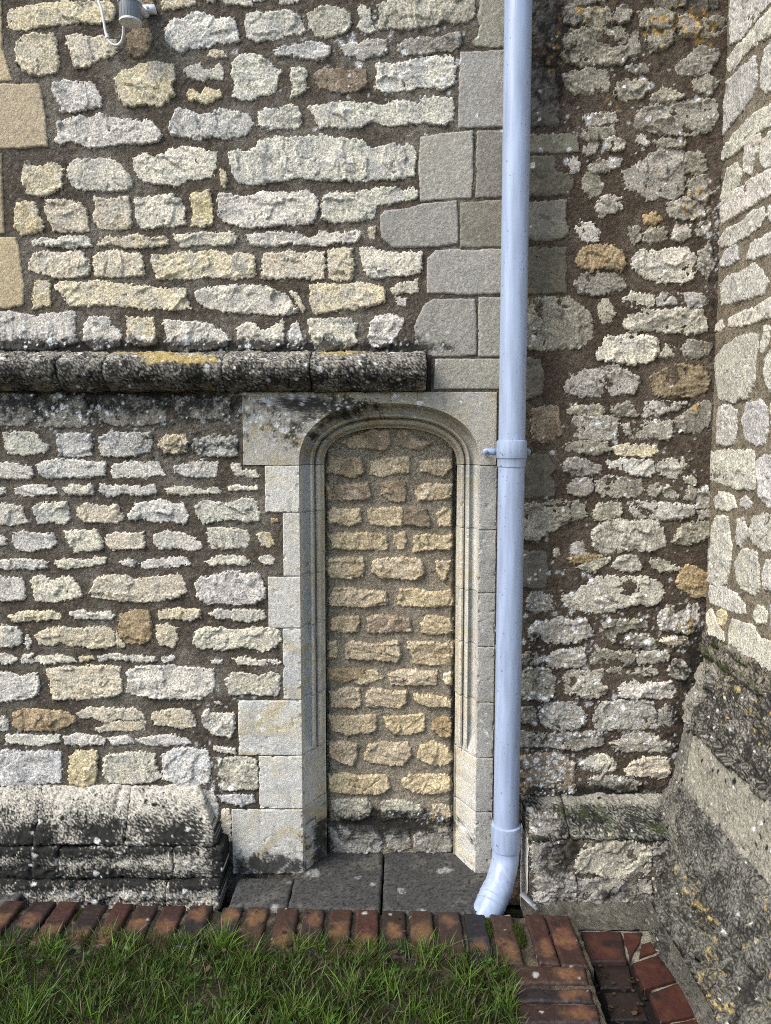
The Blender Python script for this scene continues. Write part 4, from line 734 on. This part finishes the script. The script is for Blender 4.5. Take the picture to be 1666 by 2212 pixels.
# ------------------------------------------------------------------ doorstep slabs
def slab_col(V):
    x, y = V[:, 0], V[:, 1]
    c = np.repeat([[.055, .055, .053]], len(V), 0); c = mixc(c, (.10, .096, .083), sstep(.0, .4, fbm(x, y, 10, 4, 261))); c = mixc(c, (.016, .016, .016), sstep(.05, .35, fbm(x, y, 85, 3, 263)))
    m = spots(x, y, .09, .3, 267, .1, .34) * sstep(-.35, .1, fbm(x, y, 60, 3, 268)); return mixc(c, (.36, .36, .34), m * .75)
step = tag(empty('doorstep', (.0, -.05, 0)), 'dark grey stone doorstep slabs spotted with lichen below the blocked doorway', 'doorstep')
za = lambda x, y, z=0: onZ(x, y, z)[:2]
sl = lambda x, y: 0.0 * x
q1 = [za(493, 1957), za(620, 1958), za(635, 1895), za(515, 1895)]
quad_block('slab', q1, .0, -.08, M_SLAB, step, slab_col, .0025, .008, seed=900)
a2 = za(623, 1958); b2 = za(821, 1968); 
quad_block('slab', [a2, b2, (za(829, 1845)[0], .16), (za(638, 1895)[0], .16)], .001, -.08, M_SLAB, step, slab_col, .0025, .008, seed=910)
quad_block('slab', [za(826, 1968), za(1075, 1974), (za(1064, 1900)[0] + .01, .16), (za(832, 1845)[0], .16)], .0, -.08, M_SLAB, step, slab_col, .0025, .008, seed=920)
ps = quad_block('paving_slab', [(-1.8, -.175), za(32, 1948), za(78, 1908), (-1.8, -.09)], .004, -.08, M_SLAB, None, slab_col, .003, .01, seed=930)
tag(ps, 'dark flat stone slab lying against the foot of the plinth at the left edge', 'slab')

# ------------------------------------------------------------------ brick edging
BR = [(.070, .033, .024), (.085, .042, .027), (.030, .021, .021), (.100, .038, .028), (.095, .055, .030), (.020, .019, .023), (.050, .028, .023)]
def brick_col(seed, b=None):
    r = random.Random(seed); c0 = np.array(b if b is not None else r.choice(BR)); c1 = np.array(r.choice(BR)); ax = r.random() < .85; off = r.uniform(-.05, .05)
    def f(V):
        x, y = V[:, 0], V[:, 1]; m = V.mean(0); d = (y - m[1] if ax else x - m[0])
        c = np.repeat(c0[None], len(V), 0); c = mixc(c, c1, sstep(-.02, .02, d + off + .02 * fbm(x, y, 20, 2, seed)) * .85)
        c = mixc(c, (.15, .08, .035), sstep(.08, .45, fbm(x, y, 16, 3, seed + 1)) * .7); c = mixc(c, (.014, .012, .012), sstep(.0, .38, fbm(x, y, 26, 4, seed + 2)) * .85)
        lo_, hi_ = V.min(0), V.max(0); nx_ = (x - m[0]) / (hi_[0] - lo_[0]) * 2; ny_ = (y - m[1]) / (hi_[1] - lo_[1]) * 2; along = nx_ if hi_[0] - lo_[0] > hi_[1] - lo_[1] else ny_; cross = ny_ if along is nx_ else nx_
        kk = r.choice([-.45, .0, .5]); e = np.hypot((along - kk) * 1.9, cross * .9) + .5 * fbm(x, y, 30, 3, seed + 5)
        c = mixc(c, c0 * .38, sstep(.55, 1.0, e) * .8); c = mixc(c, (.155, .078, .032), sstep(.75, .2, e) * .65)
        return mixc(c, (.42, .42, .40), spots(x, y, .05, .12, 277, .05, .2) * .8)
    return f
edge = tag(empty('brick_edging', (-.4, -.3, 0)), 'row of worn red and purple bricks edging the lawn below the wall', 'edging')
ks = [(-13, -2), (3, 15.5), (20, 34), (35.5, 48), (52, 65), (69, 80), (82.5, 95), (98.5, 111.5), (114.5, 128), (134, 146)]
ns = [(1, 13.5), (18.5, 31.5), (34.5, 47), (50, 63), (65.5, 79), (81, 95), (97.5, 111), (114, 127.5), (130, 143), (145.5, 159)]
pxs = [(a * 3.6, b * 3.6) for a, b in ks] + [(533.3 + a * 3.6, 533.3 + b * 3.6) for a, b in ns] + [(1133, 1175), (1177.5, 1229)]
ly = lambda x: 1946 + 29 * x / 1100.
cols = [2, 0, 2, 3, 6, 3, 1, 3, 5, 5, 4, 1, 6, 1, 3, 2, 4, 1, 5, 1, 0, 0]
for i, (a, b) in enumerate(pxs):
    L_ = za(a, ly(a)); R2 = za(b, ly(b)); ln = .215 + random.uniform(-.004, .012) + (.02 if i > 18 else 0); zt = .003 + random.uniform(-.004, .004)
    quad_block('brick', [L_ - (0, ln), R2 - (0, ln), R2, L_], zt, -.06, M_BRICK, edge, brick_col(20 + i, BR[cols[i]]), .0026, .007, .005, 1000 + i * 5)
xb_ = za(-13 * 3.6, 1945)[0] - .02; i = 0
while xb_ > -1.78:
    quad_block('brick', [(xb_ - .07, -.375), (xb_, -.375), (xb_, -.16), (xb_ - .07, -.16)], .002, -.06, M_BRICK, edge, brick_col(60 + i), .0026, .007, .007, 1200 + i * 5); xb_ -= .088; i += 1
zq = lambda x, y, z=0: onZ(1066.7 + x * .36, 1867 + y * .36, z)[:2]
for i, q in enumerate(([(110, 715), (570, 715), (550, 612), (95, 612)], [(140, 822), (605, 828), (585, 747), (130, 745)], [(160, 955), (645, 955), (618, 842), (150, 840)])):
    quad_block('brick', [zq(*p) for p in q], .002, -.06, M_BRICK, edge, brick_col(90 + i, BR[[1, 5, 6][i]]), .0026, .007, .005, 1300 + i * 5)
p = zq(160, 965); p2 = zq(648, 965)
for i in range(5):
    y0 = p[1] - .012 - i * .084
    quad_block('brick', [(.352, y0 - .07), (.352 + .212, y0 - .07), (.352 + .212, y0), (.352, y0)], .002, -.06, M_BRICK, edge, brick_col(110 + i), .0026, .007, .007, 1350 + i * 5)
bedc = lambda V: mixc(np.repeat([[.05, .042, .03]], len(V), 0), (.26, .22, .155), np.maximum(sstep(.1, .35, fbm(V[:, 0], V[:, 1], 14, 3, 281)) * .6, .5 * sstep(.40, .46, V[:, 0]) * sstep(-.3, .1, fbm(V[:, 0], V[:, 1], 30, 3, 283))))
quad_block('mortar_bed', [(-1.8, -.40), (.60, -.48), (.60, -.245), (-1.8, -.165)], -.009, -.1, M_MORTAR, edge, bedc, .004, .004, .012, 1400)
quad_block('mortar_bed', [(.34, -1.15), (.560, -1.15), (.585, -.47), (.350, -.47)], -.007, -.1, M_MORTAR, edge, bedc, .004, .004, .012, 1410)

# ------------------------------------------------------------------ sunken tiled channel by the projecting wall
chan = tag(empty('tiled_channel', (.72, -.45, -.06)), 'sunken channel of red quarry tiles between the brick path and the mossy plinth', 'drain channel')
ZT = -.055
def tile_col(seed, dk=0.0):
    def f(V):
        x, y = V[:, 0], V[:, 1]; m = V.mean(0)
        c = np.repeat([[.052, .016, .0125]], len(V), 0); c = mixc(c, (.074, .028, .016), sstep(-.1, .4, fbm(x, y, 10, 3, seed))); 
        e = np.maximum(np.abs(x - m[0]) / (np.ptp(x) + 1e-6), np.abs(y - m[1]) / (np.ptp(y) + 1e-6)) * 2 + .5 * fbm(x, y, 18, 3, seed + 4); c = mixc(c, (.02, .012, .011), sstep(.6, 1.1, e) * .8)
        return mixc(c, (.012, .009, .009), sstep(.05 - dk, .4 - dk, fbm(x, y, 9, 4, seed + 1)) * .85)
    return f
for i, q in enumerate(([(552, 580), (800, 580), (764, 402), (526, 402)], [(524, 530), (542, 530), (508, 405), (488, 408)], [(818, 568), (872, 470), (893, 408), (778, 405)], [(872, 562), (978, 520), (943, 462), (886, 478)],
                       [(905, 752), (1098, 695), (985, 542), (832, 592)], [(1002, 950), (1238, 900), (1132, 702), (932, 775)], [(1100, 1120), (1330, 1070), (1242, 915), (1010, 962)], [(1180, 1300), (1430, 1240), (1335, 1085), (1110, 1130)],
                       [(640, 740), (840, 740), (812, 600), (590, 605)], [(700, 930), (930, 930), (870, 760), (660, 765)])):
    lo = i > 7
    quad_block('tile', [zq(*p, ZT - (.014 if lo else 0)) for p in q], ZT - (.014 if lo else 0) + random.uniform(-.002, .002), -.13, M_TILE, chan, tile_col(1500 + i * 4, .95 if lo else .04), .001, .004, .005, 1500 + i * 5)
fx, fy = np.meshgrid(np.linspace(.56, .92, 50), np.linspace(-1.15, -.2, 110), indexing='ij')
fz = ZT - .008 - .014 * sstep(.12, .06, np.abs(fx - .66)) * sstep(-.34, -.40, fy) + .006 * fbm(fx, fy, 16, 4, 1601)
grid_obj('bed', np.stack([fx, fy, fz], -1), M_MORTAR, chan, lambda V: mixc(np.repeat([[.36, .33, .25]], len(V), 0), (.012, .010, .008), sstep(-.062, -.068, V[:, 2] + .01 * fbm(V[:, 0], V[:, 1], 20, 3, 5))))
fx, ft = np.meshgrid(np.linspace(.45, 1.0, 60), np.linspace(0, 1, 14), indexing='ij')
grid_obj('mortar_fillet', np.stack([fx, -.13 - .105 * ft + .006 * fbm(fx, ft, 12, 3, 8), -.01 - .045 * ft ** .7 + .008 * fbm(fx, ft * .1, 18, 3, 9)], -1), M_MORTAR, chan, lambda V: mortar_col(V[:, 0], V[:, 1], (.125, .118, .095), (.175, .165, .13), 6, 0))
fy, ft = np.meshgrid(np.linspace(-1.15, -.14, 100), np.linspace(0, 1, 10), indexing='ij')
grid_obj('mortar_fillet', np.stack([.866 - .026 * ft + .008 * fbm(fy, ft, 8, 3, 18), fy, .0 - .058 * ft ** .8 + .006 * fbm(fy, ft * .1, 18, 3, 19)], -1), M_MORTAR, chan, lambda V: mortar_col(V[:, 0], V[:, 1], (.11, .105, .085), (.15, .14, .115), 6, 0))

# ------------------------------------------------------------------ drainpipe
PX, PY, PR = .405, -.09, .0425
pipe = tag(empty('drainpipe', (PX, PY, 0)), 'pale blue painted downpipe running the full height of the wall', 'drainpipe')
zc = lambda y: onY(1105, y, PY - PR)[2]
c0, c1, c2 = zc(1009), zc(991), zc(951); l0, l1 = zc(1848), zc(1793)
tube('pipe', [(PX, PY, z) for z in np.linspace(l1 - .01, 3.25, 40)], PR, M_PIPE, pipe, 48)
tube('socket', [(PX, PY, z) for z in (c1, c1 + .001, c1 + .003, (c1 + c2) / 2, c2 - .006, c2 - .002, c2)], [.0455, .048, .0488, .0488, .0488, .0478, .0435], M_PIPE, pipe, 48)
tube('socket_skirt', [(PX, PY, z) for z in (c0, c0 + .001, c1 - .001, c1)], [.0435, .0455, .0455, .046], M_PIPE, pipe, 48)
tube('socket', [(PX, PY, z) for z in (l0, l0 + .002, l0 + .02, l1 - .008, l1 - .003, l1)], [.046, .0485, .0498, .0498, .0492, .0432], M_PIPE, pipe, 48)
zb = (c1 + c2) / 2 - .008
for s in (-1, 1):
    V = []; n = 16; xa_ = PX + s * .044; xb2 = PX + s * (.078 if s < 0 else .056)
    out = [(xa_, zb - .011), (xa_, zb + .011)] + [(xb2 + s * .011 * math.cos(t), zb + .011 * math.sin(t)) for t in np.linspace(math.pi / 2, -math.pi / 2, n)]
    m = len(out); V = [(x, PY + .03, z) for x, z in out] + [(x, PY + .036, z) for x, z in out] + [(PX + s * .06, PY + .03, zb), (PX + s * .06, PY + .036, zb)]
    Fc = [(i, (i + 1) % m, 2 * m) for i in range(m)] + [(m + (i + 1) % m, m + i, 2 * m + 1) for i in range(m)]
    Fc += [(i, m + i, (i + 1) % m) for i in range(m)] + [((i + 1) % m, m + i, m + (i + 1) % m) for i in range(m)]
    br = mesh_obj('bracket', V, Fc, M_PIPE, pipe, smooth=False)
    tube('bolt', [(xb2, PY + .022, zb), (xb2, PY + .024, zb), (xb2, PY + .03, zb)], [.004, .0065, .0068], M_METAL, br, 12)
    tube('spacer', [(xb2, PY + .036, zb), (xb2, PY + .095, zb)], .006, M_PIPE, br, 12)
ep = np.array([(PX, PY, l0 + .012), (PX, PY, l0 - .012), (PX - .002, PY - .004, l0 - .035), (PX - .008, PY - .014, l0 - .058), (PX - .018, PY - .031, l0 - .08), (PX - .030, PY - .052, l0 - .102), (PX - .048, PY - .072, l0 - .124), (PX - .068, PY - .097, l0 - .15), (PX - .108, PY - .145, l0 - .20), (PX - .131, PY - .172, l0 - .228)])
tube('elbow', ep[:7], [.0455, .0455, .0455, .046, .046, .0475, .0475], M_PIPE, pipe, 48)
tube('shoe', [ep[5] + (ep[6] - ep[5]) * .3, ep[6], ep[7], ep[8], ep[9]], [.0492, .0492, .0485, .0475, .0475], M_PIPE, pipe, 48)
dv = (ep[7] - ep[6]) / np.linalg.norm(ep[7] - ep[6])
for t in (.0, .022): tube('ring', [ep[6] + dv * (t + k) for k in (-.0005, .001, .004, .0055)], [.048, .0508, .0508, .048], M_PIPE, pipe, 48)
a_ = np.array([PX + .040, -.175, .030]); b_ = np.array([PX + .084, -.222, .006]); ax_ = (b_ - a_) / np.linalg.norm(b_ - a_); sd_ = np.cross(ax_, (0, 0, 1.)); sd_ /= np.linalg.norm(sd_); up_ = np.cross(sd_, ax_)
V = [p + sd_ * u * .011 + up_ * v * .0016 for p in (a_, b_) for u, v in ((-1, -1), (1, -1), (1, 1), (-1, 1))]
st = mesh_obj('strap', V, [(0, 1, 2, 3), (7, 6, 5, 4), (0, 4, 5, 1), (1, 5, 6, 2), (2, 6, 7, 3), (3, 7, 4, 0)], M_METAL, pipe, smooth=False)
q = a_ + (b_ - a_) * .8; tube('bolt', [q, q + up_ * .004, q + up_ * .006], [.0055, .0055, .003], M_LENS, st, 10)

# ------------------------------------------------------------------ movement sensor with its cable
sc = onY(281, 24, -.07)
sens = tag(empty('motion_sensor', (sc[0], -.05, sc[2])), 'small white and grey motion sensor with looped white cable high on the wall', 'sensor')
R0 = .033; z0 = sc[2]
lens = tube('lens', [(sc[0], -.07, z0 + d) for d in (-.030, -.026, .02, .022)], [R0 * .93, R0 * .97, R0, R0], M_LENS, sens, 32)
for a in np.linspace(-2.4, -.7, 7): tube('rib', [(sc[0] + R0 * .985 * math.cos(a), -.07 + R0 * .985 * math.sin(a), z0 + d) for d in (-.025, .02)], .0008, M_LENS, lens, 6)
tube('cap', [(sc[0], -.07, z0 + d) for d in (.02, .021, .03, .037, .039)], [R0, R0 * 1.12, R0 * 1.12, R0 * 1.02, .005], M_WHITE, sens, 32)
tube('base_ring', [(sc[0], -.07, z0 + d) for d in (-.036, -.035, -.030, -.028)], [R0 * .9, R0 * 1.02, R0 * 1.02, R0 * .95], M_WHITE, sens, 32)
tube('arm', [(sc[0] + .012, -.06, z0 + .03), (sc[0] + .02, -.03, z0 + .03), (sc[0] + .03, .0, z0 + .025)], .011, M_WHITE, sens, 14)
pl = [onY(x, y, -.02) for x, y in ((300, 10), (333, 9), (337, 25), (300, 24))]
V = [tuple(p) for p in pl] + [(p[0], .0, p[2]) for p in pl]
mpl = mesh_obj('mounting_plate', V, [(0, 3, 2, 1), (4, 5, 6, 7), (0, 1, 5, 4), (1, 2, 6, 5), (2, 3, 7, 6), (3, 0, 4, 7)], M_WHITE, sens, smooth=False)
b_ = onY(319, 16, -.02); tube('screw', [(b_[0], -.023, b_[2]), (b_[0], -.018, b_[2])], .004, M_METAL, mpl, 10)
cp = [onY(*q, -.02) for q in ((207, -20), (213, 2), (220, 22), (224, 45), (228, 70), (233, 86), (243, 97), (255, 98), (265, 90), (271, 75), (274, 58), (274, 40))]
cp = np.array(cp); cp[-4:, 1] -= np.array([.005, .015, .03, .045])
tt = np.linspace(0, len(cp) - 1, 60); cpp = np.stack([np.interp(tt, np.arange(len(cp)), cp[:, i]) for i in range(3)], 1)
for _ in range(3): cpp[1:-1] = (cpp[:-2] + cpp[1:-1] * 2 + cpp[2:]) / 4
tube('cable', cpp, .0042, M_WHITE, sens, 10)
q = onY(231, 78, -.02); tube('cable_clip', [q + (0, -.001, .006), q + (0.002, -.001, -.006)], .0062, M_WHITE, sens, 10)

# ------------------------------------------------------------------ grass and moss
def blades(n, base, h, w, lean, bend, az, cols, name, mat):
    lv = np.array([0, .35, .7, 1.0]); wd = np.array([1, .85, .55, .08]); ca, sa = np.cos(az), np.sin(az); fa = az + rng.uniform(-1.5, 1.5, n)
    px, py = -np.sin(fa), np.cos(fa); V = np.zeros((n, 4, 2, 3))
    for i in range(4):
        t = lv[i]; out = h * (lean * t + bend * t * t); up = h * t * np.sqrt(np.clip(1 - (lean * .6 + bend * .5 * t) ** 2, .05, 1))
        for j, sg in ((0, -.5), (1, .5)):
            V[:, i, j, 0] = base[:, 0] + ca * out + px * w * wd[i] * sg; V[:, i, j, 1] = base[:, 1] + sa * out + py * w * wd[i] * sg; V[:, i, j, 2] = base[:, 2] + up
    ix = np.arange(n)[:, None] * 8; q = np.array([[0, 1, 3, 2], [2, 3, 5, 4], [4, 5, 7, 6]]); Fc = (ix[:, None] + q[None]).reshape(-1, 4)
    return mesh_obj(name, V.reshape(-1, 3), Fc, mat, None, np.repeat(cols, 8, 0), smooth=False)
N0 = 78000
bx_ = rng.uniform(-1.8, XE + .01, N0); by_ = rng.uniform(-1.15, -.29, N0)
yfront = np.interp(bx_, [-1.8, -1.0, -.3, .1, .3, .36], [-.345, -.345, -.365, -.395, -.425, -.47]) + .03 * fbm(bx_, bx_ * 0, 8, 3, 31)
den = .5 + 1.15 * fbm(bx_, by_, 7, 3, 33); den = np.where(by_ > yfront - .06, den + .25, den)
ok = (by_ < yfront) & (rng.random(N0) < np.clip(den, .12, 1)); bx_, by_ = bx_[ok], by_[ok]; n = len(bx_)
tuft = sstep(.0, .5, fbm(bx_, by_, 11, 2, 35)); hh = (.020 + .034 * rng.random(n) + .060 * tuft * rng.random(n)) * np.where(by_ > yfront[ok] - .05, .95, .9)
gc = np.array([.046, .084, .014])[None] * (.55 + .9 * rng.random(n))[:, None]; gc[:, 0] *= .75 + .7 * rng.random(n)
gc = mixc(gc, (.19, .32, .048), tuft * .95 * rng.random(n)); gc = mixc(gc, (.15, .125, .065), (rng.random(n) < .13) * 1.0)
g = blades(n, np.stack([bx_, by_, lawn_z(bx_, by_) - .003], 1), hh, .0024 + .0026 * rng.random(n), rng.uniform(.0, .75, n), rng.uniform(.0, .65, n), rng.uniform(0, 6.28, n), gc, 'grass', M_GRASS)
tag(g, 'rough green lawn grass growing over the brick edging', 'grass', kind='stuff')
def moss(c, r, nn, label, flat=.6):
    u = rng.normal(size=(nn, 3)); u /= np.linalg.norm(u, axis=1)[:, None]; u[:, 2] = np.abs(u[:, 2]); k = rng.random(nn) ** .4
    b = np.array(c) + u * np.array([r[0], r[1], r[0] * flat])[None] * k[:, None]
    cc = np.array([.055, .075, .012])[None] * (.4 + .9 * rng.random(nn))[:, None]
    m = blades(nn, b, .005 + .004 * rng.random(nn), np.full(nn, .003), rng.uniform(0, .6, nn), rng.uniform(0, .5, nn), rng.uniform(0, 6.28, nn), cc, 'moss', M_MOSS)
    tag(m, label, 'moss', kind='stuff')
for k_, (px_, r_) in enumerate(((176, .035), (452, .03), (620, .03), (858, .02))):
    p = za(px_, ly(px_) + 14); moss((p[0], p[1] - .02, -.012), (.009, r_), 700, ['green moss in the brick joint near the left edge', 'green moss in the brick joint by the plinth end', 'green moss in the brick joint under the left door jamb', 'green moss in the brick joint below the middle of the doorstep'][k_])
p = za(1056, 2000); moss((p[0], p[1], -.012), (.016, .05), 2500, 'green moss cushion in the brick joint just right of the pipe foot')
p = zq(150, 420); moss((p[0], p[1], -.010), (.018, .06), 3000, 'long green moss cushion between the two red bricks nearest the tiled channel')
for (a, b, lb) in ((-.05, -.17, 'green moss on the moulded ledge next to the inner corner'), (-.22, -.36, 'green moss on the moulded ledge towards the right edge')):
    moss((xr1 + .03, (a + b) / 2, zr + .026), (.022, abs(a - b) / 2), 3500, lb, .5)
p = onY(1471, 1857, -.13); moss((p[0], p[1] - .01, p[2] - .02), (.028, .03), 2500, 'round dark moss cushion in the inner corner of the plinths', 1.2)

def leaflets(name, pts, size, cols, label, cat, tri=True):
    V = []; Fc = []; C_ = []
    for (x, y, z), r, c in zip(pts, size, cols):
        a0 = random.uniform(0, 6.28)
        for k in range(3 if tri else 1):
            a = a0 + k * 2.09; d = np.array([math.cos(a), math.sin(a), random.uniform(-.1, .5)]); q = np.array([-math.sin(a), math.cos(a), random.uniform(-.3, .3)]); b = np.array([x, y, z]); n = len(V)
            V += [b, b + d * r * .45 + q * r * .42, b + d * r * .9 + q * r * .34, b + d * r, b + d * r * .9 - q * r * .34, b + d * r * .45 - q * r * .42]; Fc += [(n, n + 1, n + 2, n + 3), (n, n + 3, n + 4, n + 5)]; C_ += [c] * 6
    tag(mesh_obj(name, V, Fc, M_GRASS, None, np.array(C_), smooth=False), label, cat, kind='stuff')
cx = []
while len(cx) < 170:
    x, y = random.uniform(-1.3, XE - .02), random.uniform(-.95, -.40)
    if fbm(np.array([x]), np.array([y]), 5, 2, 77)[0] > .02: cx.append((x, y, random.uniform(.004, .03)))
leaflets('clover', cx, [random.uniform(.006, .012) for _ in cx], [np.array([.055, .12, .022]) * random.uniform(.6, 1.3) for _ in cx], 'small round clover leaves scattered through the lawn grass', 'clover')
lx = [(random.uniform(-1.3, XE), random.uniform(-.9, -.36), random.uniform(.006, .02)) for _ in range(45)] + [(random.uniform(.59, .74), random.uniform(-.75, -.40), -.066 + random.uniform(0, .004)) for _ in range(50)] + [(random.uniform(-1.2, .5), random.uniform(-.36, -.22), .008) for _ in range(14)]
leaflets('leaf_litter', lx, [random.uniform(.006, .018) for _ in lx], [np.array([.09, .06, .032]) * random.uniform(.15, 1.2) for _ in lx], 'dry brown leaf scraps scattered over grass, bricks and channel', 'leaf litter', False)
